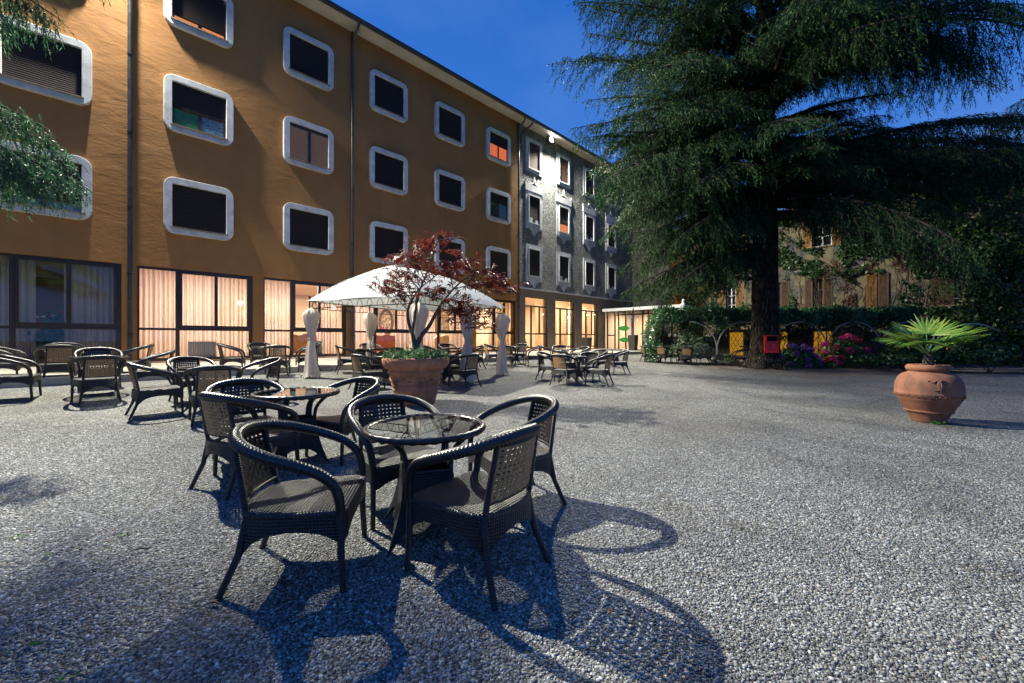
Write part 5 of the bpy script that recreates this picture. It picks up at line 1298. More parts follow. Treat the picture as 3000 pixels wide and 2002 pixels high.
# recessed stair bay between the hotel corner and the house
bay = thing('stair_tower', 'yellow lit stair bay with iron railings between the grey wing and the old house', 'stairs', hp(-12.4, 2.2, 0), ROT_H)
m = MB(); m.box(-1.6, 1.4, 1.4, 1.6, 0, 10.2); m.box(-1.75, -1.6, -1.2, 1.6, 0, 10.2); m.build('wall', 'yellow_wall', bay)
m = MB()
for z in (3.4, 6.0, 8.6): m.box(-1.59, 1.3, -0.9, 1.39, z, z + 0.16)
m.build('landing', 'pier_stone', bay)
m = MB()
for z in (3.56, 6.16, 8.76):
    m.tube([(-1.59, -0.85, z + 0.95), (1.3, -0.85, z + 0.95)], 0.025, 6); m.tube([(-1.59, -0.85, z + 0.1), (1.3, -0.85, z + 0.1)], 0.02, 6)
    for k in range(18): x = -1.55 + k * 0.165; m.tube([(x, -0.85, z + 0.1), (x, -0.85, z + 0.95)], 0.012, 5)
    m.tube([(-1.5, 0.2, z), (1.2, 0.2, z + 2.4)], 0.03, 6); m.tube([(-1.5, 0.2, z + 0.9), (1.2, 0.2, z + 3.3)], 0.02, 6)
m.build('railing', 'iron', bay)
m = MB(); m.lathe([(0.001, -0.07), (0.07, 0), (0.001, 0.07)], 10, (0.9, -0.2, 5.5)); m.lathe([(0.001, -0.07), (0.07, 0), (0.001, 0.07)], 10, (0.9, -0.2, 8.2)); m.build('lamp', 'lamp_glow', bay)
lamp('stair_light', 'POINT', (0.6, -0.6, 5.2), 90, (1.0, 0.62, 0.25), 0.1, None, bay); lamp('stair_light', 'POINT', (0.6, -0.6, 7.9), 60, (1.0, 0.62, 0.25), 0.1, None, bay)
st = thing('garden_statue', 'small white statue standing at the end of the hedge top', 'statue', Vector((8.95, 20.8, 2.45)), 0)
m = MB(); m.lathe([(0.14, 0), (0.14, 0.08), (0.10, 0.1), (0.11, 0.3), (0.09, 0.42), (0.13, 0.55), (0.12, 0.66), (0.05, 0.72), (0.075, 0.8), (0.07, 0.88), (0.001, 0.92)], 14, close=True)
m.tube([(0.12, 0, 0.62), (0.18, -0.03, 0.48), (0.10, -0.1, 0.42)], [0.035, 0.03, 0.025], 7); m.tube([(-0.12, 0, 0.62), (-0.17, -0.02, 0.46), (-0.15, -0.05, 0.34)], [0.035, 0.03, 0.025], 7); m.build('figure', 'white_paint', st)

# ivy: leaf clumps on the wall, green above and at the right, dry reddish stems lower down
def ivy(name, label, pts, size, mat, nrm, spread, cat='ivy', extra=None):
    t = thing(name, label, cat, (0, 0, 0)); v, f = leaves(pts, size, nrm, spread); npmesh('foliage', v, f, mat, t)
    if extra: extra(t)
    return t
def wall_pts(n, fx, dens):
    out = []
    while len(out) < n:
        x, z = fx(); 
        if rng.random() < dens(x, z): out.append((x, z))
    return out
def sn(x, z, s): return 0.5 + 0.5 * math.sin(x * s + 1.7 * math.sin(z * s * 0.7)) * math.cos(z * s * 0.9 + math.sin(x * s * 0.6))
def inwin(x, z): return any(a - 0.50 < x < b + 0.45 and c - 0.05 < z < d + 0.05 for a, b, c, d in wins[:6])
def dens_green(x, z):
    if inwin(x, z): return 0.0
    g = sn(x, z, 1.6) * 0.6 + sn(x + 3, z, 4.1) * 0.4
    up = np.clip((z - 5.2) / 1.5, 0, 1); right = np.clip((x + 1.9) / 2.4, 0, 1)
    mid = math.exp(-((z - 6.4) / 0.8) ** 2) * np.clip((x + 5.6) / 1.2, 0, 1)
    return float(np.clip((g - 0.62) * 3 + max(0.9 * up * np.clip((x + 7) / 3, 0, 1), 1.25 * right, mid), 0, 1))
pts = wall_pts(30000, lambda: (rng.uniform(-11.0, 7.5), rng.uniform(0.0, 9.5)), dens_green)
P = np.array([tuple(hp(x, -0.05 - abs(rng.normal(0, 0.10 + 0.10 * (x > 1.5))), z)) for x, z in pts]); Nn = np.tile(-np.array(U), (len(P), 1)) + [0, 0, 0.4]
def stems(t):
    m = MB()
    for k in range(34):
        x = rng.uniform(-8.5, 3); z = rng.uniform(0, 1.0); pts = []
        for j in range(12):
            pts.append(tuple(hp(x, -0.03, z))); x += rng.normal(0, 0.16); z += rng.uniform(0.35, 0.75)
        m.tube(pts, list(np.linspace(0.022, 0.005, 12)), 5)
    m.build('stem', 'twig_wood', t)
ivy('ivy', 'green climbing ivy over the upper wall and right side of the old house', P, 0.17, 'wall_ivy', Nn, 0.55, extra=stems)
def dens_dry(x, z):
    if inwin(x, z): return 0.0
    g = sn(x + 1, z, 2.3) * 0.6 + sn(x, z + 2, 5.5) * 0.4
    return float(np.clip((g - 0.5) * 2.4, 0, 1) * np.clip((x + 5.0) / 1.5, 0.04, 1) * np.clip((6.4 - z) / 1.2, 0, 1))
pts = wall_pts(6500, lambda: (rng.uniform(-8.5, 4.5), rng.uniform(2.0, 6.4)), dens_dry)
P = np.array([tuple(hp(x, -0.03 - abs(rng.normal(0, 0.04)), z)) for x, z in pts]); Nn = np.tile(-np.array(U), (len(P), 1))
def dstems(t):
    m = MB()
    for k in range(70):
        x = rng.uniform(-5.0, 3.5); z = rng.uniform(2.0, 3.2); pts = []
        for j in range(10): pts.append(tuple(hp(x, -0.02, z))); x += rng.normal(0, 0.15); z += rng.uniform(0.12, 0.42)
        m.tube(pts, list(np.linspace(0.014, 0.003, 10)), 4)
    m.build('stem', 'twig_wood', t)
ivy('dry_creeper', 'dry reddish creeper between the lower shutters of the old house', P, 0.10, 'dry_ivy', Nn, 0.5, 'creeper', dstems)
m = MB(); x, z = -10.15, 2.5; pts = []
for j in range(16): pts.append(tuple(hp(x, -0.05, z))); x += rng.normal(-0.01, 0.05); z += 0.22
t = thing('dry_creeper', 'single reddish brown creeper stem climbing the house wall left of the first shutters', 'creeper'); m.tube(pts, list(np.linspace(0.05, 0.02, 16)), 6); m.build('stem', 'dry_ivy' if False else 'twig_wood', t)
P = np.concatenate([np.array(p) + rng.normal(0, 0.05, (14, 3)) for p in pts]); v, f = leaves(P, 0.10, None, 1.0); npmesh('foliage', v, f, 'dry_ivy', t)
# dark leafy bushes at the right, in front of the house
def bush_mass(name, label, c, dims, n, size, mat):
    return shrub(name, label, 'shrub', Vector(c), dims, n, size, mat)
bush_mass('shrub', 'dark ivy covered thicket at the right edge behind the urn', (20.6, 15.4, 0.05), (2.4, 1.6, 4.6), 9000, 0.17, 'wall_ivy')
bush_mass('shrub', 'low dark green bush right behind the urn', (15.6, 15.8, 0.05), (1.7, 0.9, 0.8), 2600, 0.13, 'wall_ivy')
bush_mass('shrub', 'dark bushes at the foot of the thicket near the right edge', (18.0, 15.0, 0.05), (1.8, 0.9, 1.2), 2600, 0.15, 'wall_ivy')

# ---------------------------------------------------------------- ivy pergola with iron hoops
perg = thing('ivy_pergola', 'long low pergola thickly covered with ivy, iron hoops below, left end arching down', 'pergola', (0, 0, 0))
def hedge_pts(n):
    out = []; nr = []
    X0, X1, Y0, Y1 = 7.2, 19.6, 19.0, 20.6
    for _ in range(n):
        x = rng.uniform(X0, X1) ; top = 2.72 + 0.06 * math.sin(x * 2.1) + 0.05 * math.sin(x * 5.3); bot = 2.02 + 0.12 * math.sin(x * 2.4 + 1) + 0.1 * math.sin(x * 6.1)
        k = rng.random()
        if k < 0.55: out.append((x, Y0 + abs(rng.normal(0, 0.12)) + 0.12 * math.sin(x * 3), rng.uniform(bot, top))); nr.append((0, -1, 0.5))
        elif k < 0.9: out.append((x, rng.uniform(Y0, Y1), top + rng.normal(0, 0.06))); nr.append((0, -0.2, 1))
        else: out.append((x, rng.uniform(Y0, Y1), bot + rng.normal(0, 0.1))); nr.append((0, -0.5, -0.6))
    for _ in range(int(n * 0.16)):    # left end bends down to the ground as an arch, with a second leg behind it
        th = rng.uniform(0, PI * 0.5); leg = rng.random() < 0.3
        if leg: x = 8.55 + rng.normal(0, 0.13); z = rng.uniform(0.2, 2.1); y = 19.9 + rng.normal(0, 0.12)
        else:
            r = 1.0 + rng.normal(0, 0.10); x = 7.75 - r * math.cos(th) * 0.95; z = 1.55 + 1.1 * r * math.sin(th); y = rng.uniform(19.0, 20.3)
            if rng.random() < 0.45: x = 6.85 + rng.normal(0, 0.14); z = rng.uniform(0.1, 1.7)
        out.append((x, y, z)); nr.append((-0.7, -0.6, 0.3))
    return np.array(out), np.array(nr)
P, Nn = hedge_pts(17000)
v, f = leaves(P, 0.125, Nn, 0.6); npmesh('foliage', v, f, 'hedge_leaf', perg)
m = MB(); m.box(7.6, 19.5, 19.25, 20.4, 2.12, 2.58); pv_ = [(9.5, 20.42), (19.5, 20.42), (19.5, 23.6), (14.7, 28.4), (11.5, 22.6)]; k_ = len(pv_)
m.add([(x, y, 2.2) for x, y in pv_] + [(x, y, 2.46) for x, y in pv_], [tuple(reversed(range(k_))), tuple(range(k_, 2 * k_))] + [(i, (i + 1) % k_, k_ + (i + 1) % k_, k_ + i) for i in range(k_)])  # deep roof slab added behind the hedge, blocks the floodlight to darken below
m.build('core_and_shade_slab', 'bark', perg)
for cx_ in (8.45, 11.05, 13.68, 16.3, 18.9):
    m = MB(); r = 1.29; zc = 0.80
    m.tube([(cx_ + r * math.cos(a), 18.95, zc + r * math.sin(a)) for a in np.linspace(-0.25, PI + 0.25 if cx_ > 9 else PI * 0.5, 34)], 0.026, 7); m.build('hoop', 'hoop_paint', perg)
for x in (9.75, 12.37, 14.99, 17.6): 
    m = MB(); m.tube([(x, 18.97, 0.0), (x, 18.97, 2.15)], 0.03, 8); m.build('post', 'iron', perg)
m = MB(); m.tube([(14.6 + 1.9 * math.cos(a), 11.6, 1.0 + 0.75 * math.sin(a)) for a in np.linspace(0.9, 2.2, 14)], 0.02, 6) if False else m.tube([(17.35 + 2.0 * math.cos(a), 15.0, -0.35 + 2.2 * math.sin(a)) for a in np.linspace(0.0, PI, 30)], 0.024, 7)
hh = m.build('garden_hoop', 'hoop_paint', None); tag(hh, 'pale iron hoop at the right edge before the dark thicket', 'hoop')

# things under and before the pergola
t = thing('board', 'pale grey board leaning behind the ivy arch', 'board', hp(-13.3, -4.2, 0.55), ROT_H)
m = MB(); m.prism([(-0.4, 0), (0.36, 0), (0.42, 0.35), (0.42, 1.15), (0.2, 1.22), (-0.3, 1.1), (-0.42, 0.8)], -0.02, 0.02); m.build('panel', 'board_grey', t, bevel=0.006)
m = MB(); m.box(-0.3, -0.25, 0.021, 0.06, -0.45, 0.9); m.box(0.25, 0.3, 0.021, 0.06, -0.45, 0.9); m.build('leg', 'iron', t)
t = thing('notice_board', 'framed dark notice board hanging under the pergola', 'notice board', hp(-10.4, -0.03, 1.42), ROT_H)
m = MB(); m.ring([(-0.48, -0.26), (0.48, -0.26), (0.48, 0.26), (-0.48, 0.26)], [(-0.43, -0.21), (0.43, -0.21), (0.43, 0.21), (-0.43, 0.21)], -0.05, 0.0); m.build('frame', 'pale_trim', t)
m = MB(); m.box(-0.428, 0.428, -0.02, -0.003, -0.208, 0.208); m.build('panel', 'painting_canvas', t)
shrub('shrub', 'variegated white and green shrub behind the chairs at the pergola', 'shrub', gp(8.55, 19.3), (1.05, 0.8, 1.15), 2600, 0.12, 'variegated_leaf')
shrub('shrub', 'small pale variegated shrub left of the cedar trunk', 'shrub', gp(9.9, 18.55), (0.62, 0.45, 0.42), 900, 0.09, 'variegated_leaf')
shrub('shrub', 'small yellow green plant by the ivy arch leg', 'shrub', gp(7.35, 19.9), (0.35, 0.35, 0.8), 320, 0.12, 'pot_leaf')
def hydrangea(label, p, dims, petals, nh, hs, seed):
    t = thing('hydrangea', label, 'flower bush', p, 0, 'hydrangea bushes by the cedar'); r_ = np.random.default_rng(seed)
    n = 1500; d = norm(r_.normal(0, 1, (n, 3))); d[:, 2] = np.abs(d[:, 2])
    P = d * (r_.uniform(0.5, 1, (n, 1)) ** 0.5) * np.array(dims); v, f = leaves(P, 0.13, d, 0.7); npmesh('foliage', v, f, 'hydrangea_leaf', t)
    m = MB()
    for k in range(7): a = 2 * PI * k / 7; m.tube([(0, 0, -0.02), (0.6 * dims[0] * math.cos(a), 0.6 * dims[1] * math.sin(a), dims[2] * 0.7)], [0.015, 0.008], 5)
    m.build('stem', 'twig_wood', t)
    heads = []
    tries = 0
    while len(heads) < nh and tries < 4000:
        tries += 1; q = r_.normal(0, 1, 3); q /= np.linalg.norm(q); q[2] = abs(q[2])
        if q[1] > 0.35: continue
        c = q * np.array(dims) * 1.0 + [0, 0, 0.04]
        if all(np.linalg.norm(c - h) > hs * 1.25 for h in heads): heads.append(c)
    for k, c in enumerate(heads):
        n = 120; d = norm(r_.normal(0, 1, (n, 3))); rad = hs * r_.uniform(0.7, 1.1); v, f = leaves(c + d * rad * [1, 1, 0.85], 0.052, d, 0.35, 0.95)
        npmesh('flower_head', v, f, petals[k % len(petals)], t)
hydrangea('hydrangea bush with purple flower heads just right of the cedar trunk', gp(12.55, 17.6, 0.02), (0.95, 0.6, 0.95), ['purple_petal'], 19, 0.14, 5)
hydrangea('larger hydrangea bush with magenta and crimson flower heads', gp(14.75, 17.75, 0.02), (1.2, 0.7, 1.35), ['magenta_petal', 'magenta_petal', 'magenta_petal', 'crimson_petal'], 26, 0.16, 9)
# plastic sheets
def tarp(label, x0, x1, z1, y, mat, shape):
    V = []; n = 34; k = 20; z0 = ground_z((x0 + x1) / 2, y)
    for j in range(k + 1):
        for i in range(n + 1):
            u_ = i / n; v_ = j / k; top, lx, rx = shape(u_)
            x = x0 + (x1 - x0) * u_; x = x + (1 - v_) * lx + (1 - v_) * rx
            z = z0 + v_ * top * z1; yy = y - (1 - v_) * 0.35 + 0.07 * math.sin(9 * u_ + 4 * v_) + 0.05 * math.sin(17 * u_ * (1 - 0.3 * v_)) + 0.03 * math.sin(31 * u_ + 11 * v_)
            V.append((x, yy, z))
    F = [(j * (n + 1) + i, j * (n + 1) + i + 1, (j + 1) * (n + 1) + i + 1, (j + 1) * (n + 1) + i) for j in range(k) for i in range(n)]
    o = npmesh('plastic_sheet', V, F, mat, smooth=True); md = o.modifiers.new('thickness', 'SOLIDIFY'); md.thickness = 0.006
    tag(o, label, 'plastic sheet')
tarp('crumpled shiny black plastic sheet draped right of the magenta hydrangea', 15.9, 18.4, 1.25, 17.6, 'black_plastic', lambda u_: (1.0 - 0.28 * math.sin(PI * u_), 0.5 * (1 - u_), 0))
tarp('small blue plastic sheet hanging left of the palm trunk', 17.7, 18.5, 1.3, 17.2, 'blue_plastic', lambda u_: (0.35 + 0.65 * (1 - abs(2 * u_ - 1)), 0, 0))

# ---------------------------------------------------------------- big cedar
TX, TY = 10.72, 16.9
def spray_arrays(anchors, dirs, L, bl, bw, per, droop, seed):
    """needle shoots: from every anchor a drooping shoot of length L carrying thin blades; fully vectorised"""
    r_ = np.random.default_rng(seed); n = len(anchors); Ls = L * r_.uniform(0.55, 1.35, (n, 1))
    V = []
    for k in range(per):
        t_ = (k + r_.uniform(0, 1, (n, 1))) / per
        c = anchors + dirs * Ls * t_ + np.array([0, 0, -1]) * (Ls * droop * t_ ** 2)
        d = norm(dirs * 1.0 + r_.normal(0, 0.5, (n, 3)) + np.array([0, 0, -0.25 - 0.5 * droop]) * t_)
        s = norm(np.cross(d, r_.normal(0, 1, (n, 3)))) * bw * r_.uniform(0.7, 1.3, (n, 1)); q = bl * r_.uniform(0.6, 1.3, (n, 1))
        V.append(np.stack([c - s * 0.5, c + s * 0.5, c + d * q], 1))
    V = np.stack(V, 1).reshape(-1, 3); return V, np.arange(len(V)).reshape(-1, 3)
def conifer_branch(P0, tip, seed, width=0.42, up=0.10, hang=0.5, sp=0.40, skip=0.14, sub=0.11, L=0.30, per=8, bl=0.11, bw=0.030, rad=0.09, rep=2):
    r_ = np.random.default_rng(seed); P0 = np.array(P0, float); tip = np.array(tip, float); ln = np.linalg.norm(tip - P0)
    n = max(8, int(ln / 0.25)); tt = np.linspace(0, 1, n)
    mid = np.array([0, 0, ln * up]); wv = r_.normal(0, 0.03 * ln, 3) * [1, 1, 0.3]
    main = P0 + (tip - P0) * tt[:, None] + (4 * tt * (1 - tt))[:, None] * mid + np.sin(tt * PI * 2)[:, None] * wv * 0.5
    D = norm(np.gradient(main, axis=0)); A = []; DD = []; tw = [(main, np.linspace(rad, 0.008, n))]
    for s in (-1, 1):
        t_ = skip + r_.uniform(0, 0.03)
        while t_ < 0.99:
            i = min(int(t_ * (n - 1)), n - 2); p = main[i] + (main[i + 1] - main[i]) * (t_ * (n - 1) - i); d = D[i]
            side = norm(np.cross(d, [0, 0, 1.0])) * s
            env = min(1.0, (1 - t_) * 2.0 + 0.12) * min(1.0, 0.35 + t_ * 1.6); l_ = ln * width * env * r_.uniform(0.55, 1.15) * 0.6
            td = norm(d * r_.uniform(0.5, 1.0) + side * r_.uniform(0.6, 1.0) + np.array([0, 0, r_.uniform(-0.12, 0.12)]))
            k = max(3, int(l_ / sub)); u_ = np.linspace(0, 1, k)[:, None]
            twp = p + td * l_ * u_ + np.array([0, 0, -1]) * (hang * l_ * 0.55 * u_ ** 2)
            tw.append((twp, np.linspace(0.016, 0.004, k)))
            dt = norm(np.gradient(twp, axis=0))
            for _q in range(rep):
                jit = r_.normal(0, 0.05, (k, 3)); A.append(twp + jit); sg = r_.choice([-1, 1], (k, 1))
                DD.append(norm(dt * r_.uniform(0.3, 1, (k, 1)) + np.cross(dt, [0, 0, 1.0]) * sg * r_.uniform(0.1, 0.9, (k, 1)) + np.array([0, 0, -1.0]) * r_.uniform(0.0, 1.0, (k, 1)) * hang * 1.4))
            t_ += sp / ln * r_.uniform(0.7, 1.3)
    # the tip itself
    A.append(main[-4:]); DD.append(D[-4:])
    A = np.concatenate(A); DD = np.concatenate(DD)
    return tw, spray_arrays(A, DD, L, bl, bw, per, 0.35 * hang + 0.1, seed + 1)
def px3(px, py, Y): return ((px - 1175) / 914 * Y, Y, CAMZ - (py - 778) / 914 * Y)
def build_conifer(t, branches, mat, trunkless=False):
    wood = MB(); V = []; F = []; base = 0
    for tw, (v, f) in branches:
        for k, (p, r) in enumerate(tw):
            if k == 0 or len(p) > 4: wood.tube([tuple(q) for q in (p if k == 0 else p[::2])], list(r if k == 0 else r[::2]), 6 if k == 0 else 4, caps=False)
        V.append(v); F.append(f + base); base += len(v)
    wood.build('limb', 'bark', t); npmesh('crown', np.concatenate(V), np.concatenate(F), mat, t)
cedar = thing('cedar_tree', 'huge dark cedar with a thick furrowed trunk and drooping branches over the right half', 'tree', (0, 0, 0))
m = MB(); n = 26
zz = [-0.05, 0.05, 0.2, 0.45, 0.8, 1.3, 2, 3, 4.5, 6, 8, 10.5, 13, 16, 19, 22, 25]
rd_ = [0.86, 0.80, 0.70, 0.61, 0.555, 0.52, 0.50, 0.49, 0.475, 0.46, 0.44, 0.40, 0.36, 0.30, 0.22, 0.14, 0.05]
V = []
for z, r in zip(zz, rd_):
    for k in range(48):
        a = 2 * PI * k / 48; fl = 1 + (0.16 * max(0, 1 - z / 0.9)) * math.sin(5 * a + 1) + 0.02 * math.sin(9 * a + z)
        V.append((TX + 0.02 * math.sin(z * 0.4) + r * fl * math.cos(a), TY + r * fl * math.sin(a), z + ground_z(TX, TY)))
m.add(V, [(j * 48 + k, j * 48 + (k + 1) % 48, (j + 1) * 48 + (k + 1) % 48, (j + 1) * 48 + k) for j in range(len(zz) - 1) for k in range(48)], 0, True)
m.build('trunk', 'cedar_bark', cedar)
BR = [  # tip px, tip py, tip depth, start z, width, hang
 (1435, 668, 15.6, 4.6, 0.42, 0.9), (1520, 640, 17.5, 5.6, 0.45, 1.0), (1575, 650, 15.0, 4.9, 0.40, 0.9), (1620, 600, 19.0, 5.2, 0.45, 0.9),
 (1455, 560, 15.8, 6.6, 0.45, 0.9), (1440, 500, 16.6, 7.3, 0.42, 0.9), (1500, 470, 14.6, 7.0, 0.45, 0.9), (1385, 430, 17.5, 8.4, 0.40, 0.8), (1400, 380, 15.5, 8.2, 0.42, 0.8),
 (1360, 330, 16.8, 9.4, 0.42, 0.8), (1455, 330, 14.2, 8.8, 0.42, 0.8), (1350, 230, 16.5, 10.6, 0.42, 0.8), (1340, 130, 17.2, 12.0, 0.40, 0.8), (1420, 150, 14.5, 11.4, 0.42, 0.8),
 (1330, 10, 16.5, 13.6, 0.40, 0.8), (1400, -60, 15.0, 14.4, 0.40, 0.8), (1450, -150, 17.5, 16.2, 0.4, 0.7), (1500, 40, 13.6, 12.6, 0.42, 0.8), (1560, 250, 13.0, 9.8, 0.42, 0.8),
 (1600, 420, 13.4, 7.6, 0.42, 0.9), (1480, 600, 15.0, 5.8, 0.45, 1.0), (1560, 140, 20.5, 11.0, 0.45, 0.8), (1500, 330, 21.0, 9.0, 0.45, 0.8), (1560, 480, 20.5, 7.0, 0.45, 0.9), (1650, 540, 13.6, 6.4, 0.40, 0.9),
 (1700, 330, 12.6, 8.8, 0.40, 0.8), (1660, 200, 22.0, 10.5, 0.45, 0.8),
 (1880, 320, 12.6, 8.8, 0.42, 0.6), (1840, 390, 13.0, 7.8, 0.40, 0.45), (1990, 400, 13.5, 7.6, 0.42, 0.5), (2050, 440, 14.0, 7.4, 0.38, 0.45), (2110, 410, 15.5, 7.8, 0.42, 0.45), (2240, 430, 15.0, 8.0, 0.38, 0.5),
 (2330, 395, 14.5, 8.0, 0.38, 0.8), (2440, 430, 16.0, 8.4, 0.36, 0.8), (2020, 330, 18.5, 8.4, 0.40, 0.7), (1960, 250, 19.0, 9.6, 0.36, 0.6), (2060, 215, 17.0, 10.2, 0.30, 0.5), (1890, 180, 13.4, 10.6, 0.38, 0.7),
 (1950, 60, 12.6, 12.4, 0.40, 0.8), (2080, 90, 14.0, 12.2, 0.42, 0.9), (2180, 120, 15.2, 12.6, 0.42, 0.9), (2290, 150, 16.5, 12.8, 0.42, 0.9), (2400, 60, 15.5, 13.6, 0.42, 0.9), (2240, -20, 13.6, 13.8, 0.42, 0.9),
 (2060, -60, 12.6, 14.4, 0.42, 0.8), (2330, -120, 16.0, 15.6, 0.42, 0.8), (1650, -120, 13.4, 15.2, 0.42, 0.8), (2150, -200, 18.0, 17.0, 0.42, 0.8), (1900, -260, 16.0, 18.0, 0.42, 0.7), (1600, -240, 18.0, 18.0, 0.42, 0.7),
 (1820, 20, 20.5, 12.6, 0.42, 0.8), (2000, 120, 21.0, 11.6, 0.42, 0.8), (1900, 390, 20.5, 8.0, 0.42, 0.8), (2290, 640, 12.8, 6.9, 0.46, 1.1), (2180, 590, 14.0, 6.6, 0.46, 1.1), (2210, 560, 13.4, 7.0, 0.42, 1.0), (2310, 490, 15.5, 7.4, 0.42, 0.8), (2370, 400, 16.5, 8.0, 0.42, 0.7), (2340, 330, 17.5, 8.6, 0.42, 0.7)]
brs = []
rb = np.random.default_rng(77)
for (px, py, Y, z0, wd, hg) in list(BR):
    keepgap = (2000 < px < 2400 and 150 < py < 300)
    lowright = px > 1720 and py > 300
    if lowright: py = py - 25
    if not keepgap:
        for _ in range(1 if lowright else 2): BR.append((px + rb.normal(0, 45), py + rb.normal(0, 40) * (0.5 if lowright else 1) + (-10 if lowright else 12), Y + rb.normal(0, 1.3), z0 + rb.normal(0, 0.5), wd * 1.1, hg))
    # shorter inner limb filling the crown near the trunk
    if rb.random() < 0.25: continue
    if abs(px - 1755) < 170 or Y < 13.2: continue
    ix = px + (1755 - px) * rb.uniform(0.35, 0.6); BR.append((ix, py + (-30 if lowright else 20), TY + (Y - TY) * 0.8 + rb.normal(0, 0.8), z0 + rb.normal(0, 0.4), 0.6, hg))
FREE = []
while len(FREE) < 34:       # boughs at odd heights between the listed ones
    az = rb.uniform(0, 2 * PI); z0 = rb.uniform(8.0, 20); ln_ = rb.uniform(5.0, 8.6) * (1 - max(0, z0 - 11) / 22)
    tp = np.array([TX + ln_ * math.cos(az), TY + ln_ * math.sin(az), z0 - rb.uniform(0.6, 2.6)])
    qx, qy = 1175 + 914 * tp[0] / tp[1], 778 - 914 * (tp[2] - CAMZ) / tp[1]
    if qx > 1690 and (qy > 120 or z0 < 8): continue
    if qx < 1345 or abs(qx - 1755) < 90: continue
    FREE.append((tp, z0, az))
for k, (tp, z0, az) in enumerate(FREE): brs.append(conifer_branch((TX, TY, z0), tp, 900 + 3 * k, width=0.46, up=0.14, hang=rb.uniform(0.9, 1.5), rad=0.09))
for i, (px, py, Y, z0, wd, hg) in enumerate(BR):
    tip = np.array(px3(px, py, Y)); P0 = np.array([TX, TY, z0])
    brs.append(conifer_branch(P0, tip, 100 + 3 * i, width=wd, up=0.10 if tip[2] < z0 else 0.05, hang=hg, rad=0.11))
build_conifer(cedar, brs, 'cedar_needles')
# dark conifers farther back at the right
def back_tree(label, x, y, h, r, seed, z0=2.0, n=46):
    t = thing('conifer_tree', label, 'tree', (0, 0, 0)); r_ = np.random.default_rng(seed)
    m = MB(); m.tube([(x, y, -0.1), (x, y, h * 0.5), (x, y, h)], [0.4, 0.28, 0.04], 12); m.build('trunk', 'bark', t); b_ = []
    for k in range(n):
        f_ = k / n; z = z0 + (h - z0) * f_; a = k * 2.4 + r_.uniform(-0.4, 0.4); l_ = r * (1 - f_) ** 0.75 * r_.uniform(0.8, 1.15) + 0.5
        b_.append(conifer_branch((x, y, z), (x + l_ * math.cos(a), y + l_ * math.sin(a), z - 0.18 * l_), seed * 50 + 3 * k, width=0.55, up=0.10, hang=0.7, sp=0.5, per=6, sub=0.34, L=0.6, bl=0.22, bw=0.045))
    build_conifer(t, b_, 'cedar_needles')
back_tree('dark conifer behind the old house under the gap of sky at the right', 25.5, 24.0, 13.2, 6.5, 3)
back_tree('tall dark conifer behind the old house at the right edge', 34.0, 24.5, 19.5, 7.5, 4)
back_tree('dark conifer behind the old house just left of the cedar trunk', 15.0, 33.0, 16.0, 6.0, 5)
# the second cedar stands outside the left edge; two of its branches hang into the photo
back_tree('broad dark conifer behind the old house between the other two at the right', 29.5, 24.5, 14.5, 6.5, 6)
back_tree('dark conifer standing behind the old house roof just right of the cedar trunk', 20.5, 29.5, 16.5, 7.0, 8, n=60)
lc = thing('cedar_tree', 'green cedar outside the left edge, its drooping branch ends hanging before the orange wall', 'tree', (0, 0, 0))
m = MB(); m.tube([(-10.2, 2.6, -0.1), (-10.2, 2.6, 1.0), (-10.1, 2.6, 8), (-10.1, 2.6, 16)], [0.6, 0.42, 0.34, 0.1], 20); m.build('trunk', 'cedar_bark', lc)
nb = []
def nearb(tip, Y, z0, seed, wd, hg, **k):
    a = dict(width=wd * 1.3, hang=hg, sp=0.11, sub=0.06, L=0.20, per=14, bl=0.06, bw=0.012, rad=0.03, skip=0.3, rep=3); a.update(k)
    return conifer_branch((-9.9, 2.7, z0), px3(tip[0], tip[1], Y), seed, up=0.10, **a)
for k, (tp, Y, z0, wd, hg) in enumerate([((188, 425), 5.0, 4.0, 0.18, 1.0), ((130, 430), 4.8, 3.9, 0.18, 1.1), ((50, 440), 5.2, 3.8, 0.18, 1.0), ((95, 290), 5.2, 4.5, 0.13, 0.8), ((150, 350), 5.4, 4.2, 0.12, 0.9),
     ((130, 40), 5.6, 6.1, 0.18, 1.5), ((60, 20), 5.4, 6.0, 0.18, 1.5), ((235, -60), 6.0, 6.6, 0.14, 1.4), ((10, 40), 5.2, 5.9, 0.18, 1.4), ((160, -130), 5.6, 7.0, 0.28, 1.0), ((240, -190), 6.0, 7.6, 0.28, 1.0), ((90, -110), 5.3, 6.8, 0.28, 1.0), ((330, -260), 6.3, 8.2, 0.28, 1.0), ((-40, -60), 5.0, 6.4, 0.25, 1.0), ((250, -45), 7.2, 8.4, 0.22, 0.9), ((300, -55), 7.4, 8.6, 0.22, 0.9), ((270, -75), 7.3, 8.9, 0.22, 0.9), ((225, -60), 7.1, 8.5, 0.22, 0.9), ((330, -60), 7.2, 8.5, 0.2, 0.9), ((520, -45), 7.2, 9.0, 0.12, 0.25), ((610, -40), 7.3, 9.2, 0.12, 0.25)]):
    nb.append(nearb(tp, Y, z0, 700 + 5 * k, wd, hg))
build_conifer(lc, nb, 'cedar_needles_near')

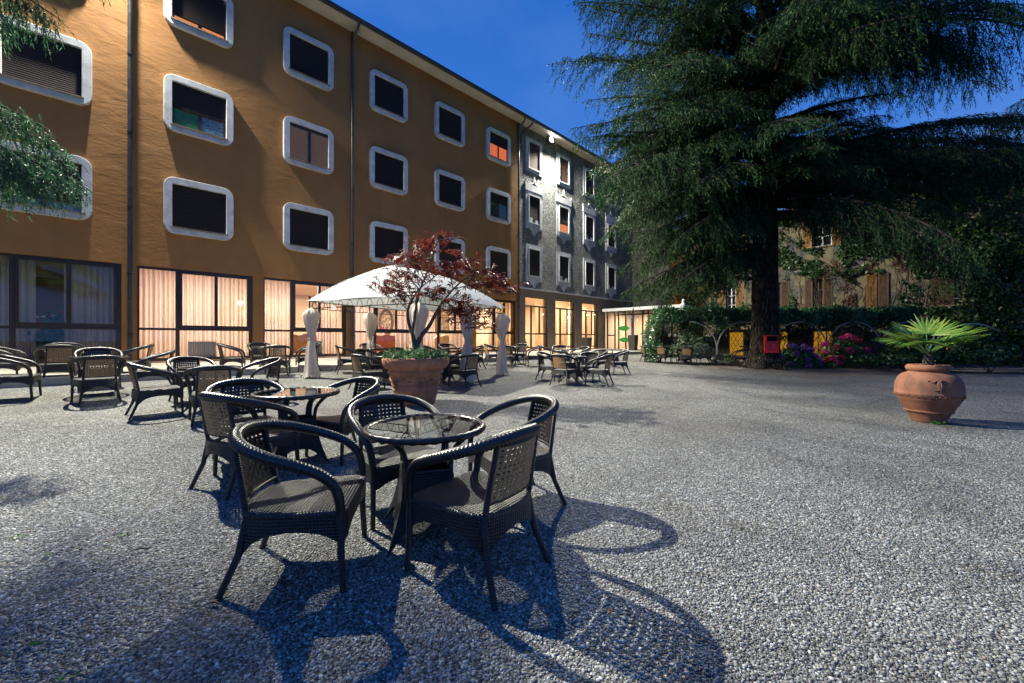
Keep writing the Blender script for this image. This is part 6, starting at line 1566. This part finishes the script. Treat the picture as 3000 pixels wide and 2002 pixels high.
# ---------------------------------------------------------------- litter bin on the trunk
bx = TX - 0.13; by = TY - 0.56
bin_ = thing('litter_bin', 'bright red metal litter bin fixed to the cedar trunk', 'bin', (bx, by, 0.72), math.radians(-14))
m = MB(); hw_, dp = 0.235, 0.26
m.box(-hw_, hw_, -dp, -dp + 0.008, 0.0, 0.46); m.box(-hw_, -hw_ + 0.008, -dp + 0.008, 0, 0, 0.46); m.box(hw_ - 0.008, hw_, -dp + 0.008, 0, 0, 0.46); m.box(-hw_ + 0.008, hw_ - 0.008, -0.008, 0, 0, 0.70); m.box(-hw_ + 0.008, hw_ - 0.008, -dp + 0.008, -0.008, 0, 0.008)
m.ring([(-hw_, 0.461), (hw_, 0.461), (hw_, 0.71), (-hw_, 0.71)], [(-hw_ + 0.035, 0.47), (hw_ - 0.035, 0.47), (hw_ - 0.035, 0.67), (-hw_ + 0.035, 0.67)], -dp, 0.0); m.build('body', 'red_metal', bin_, bevel=0.004)
m = MB(); m.box(-hw_ + 0.036, hw_ - 0.036, -0.02, -0.0085, 0.40, 0.668); m.build('inner_back', 'black_inside', bin_)
m = MB(); m.box(-0.05, 0.05, 0.001, 0.10, 0.2, 0.26); m.build('bracket', 'iron', bin_)

# ---------------------------------------------------------------- debris on the gravel
def weed(x, y, label, n=8, s=0.022):
    t = thing('weed', label, 'weed', gp(x, y), 0, 'small weeds in the gravel')
    v, f = leaves(rng.normal(0, 1, (n, 3)) * [0.018, 0.014, 0.004] + [0, 0, 0.016], s, None, 0.5); npmesh('leaf', v, f, 'weed_leaf', t)
def gpx(px, py):
    Y = 914 * CAMZ / (py - 778); return (px - 1175) / 914 * Y, Y
for (px, py), l in [((45, 1248), 'largest small green weed at the left edge of the gravel'), ((288, 1240), 'tiny green weed left of the largest chair'), ((108, 1290), 'tiny thin weed below the left edge weed'), ((85, 1485), 'tiny weed near the bottom left corner'), ((160, 1560), 'low weed at the bottom edge left')]:
    x, y = gpx(px, py); weed(x, y, l)
def stick(px, py, a, L_, label):
    x, y = gpx(px, py); m = MB(); m.tube([(-L_ / 2, 0, 0.0), (0, 0.01, 0.006), (L_ / 2, 0, 0.002)], [0.003, 0.006, 0.003], 6)
    o = m.build('twig', 'twig_wood', None, gp(x, y, 0.017), math.radians(a)); tag(o, label, 'twig', 'twigs on the gravel')
stick(320, 1275, 20, 0.09, 'dark forked twig on the gravel at left'); stick(490, 1395, -5, 0.07, 'pale twig below the largest chair leg'); stick(310, 1500, -30, 0.05, 'short pale twig near the bottom left'); stick(1320, 1420, 40, 0.06, 'dark twig right of the front right chair')
def dead_leaf(px, py, label):
    x, y = gpx(px, py); v, f = leaves([(0, 0, 0)], 0.05, [(0, 0, 1)], 0.25); o = npmesh('fallen_leaf', v, f, 'litter_leaf', None, gp(x, y, 0.02)); tag(o, label, 'leaf', 'fallen leaves on the gravel')
dead_leaf(488, 1390, 'fallen brown leaf below the largest chair'); dead_leaf(255, 1256, 'fallen brown leaf left of the largest chair'); dead_leaf(1100, 1420, 'fallen brown leaf in front of the front right chair'); dead_leaf(1400, 1410, 'fallen brown leaf right of the front right chair')
print('cedar', [len(o.data.polygons) for o in bpy.data.objects if o.name.startswith('crown')]); print('tris', sum(len(o.data.polygons) for o in bpy.data.objects if o.type == 'MESH'))
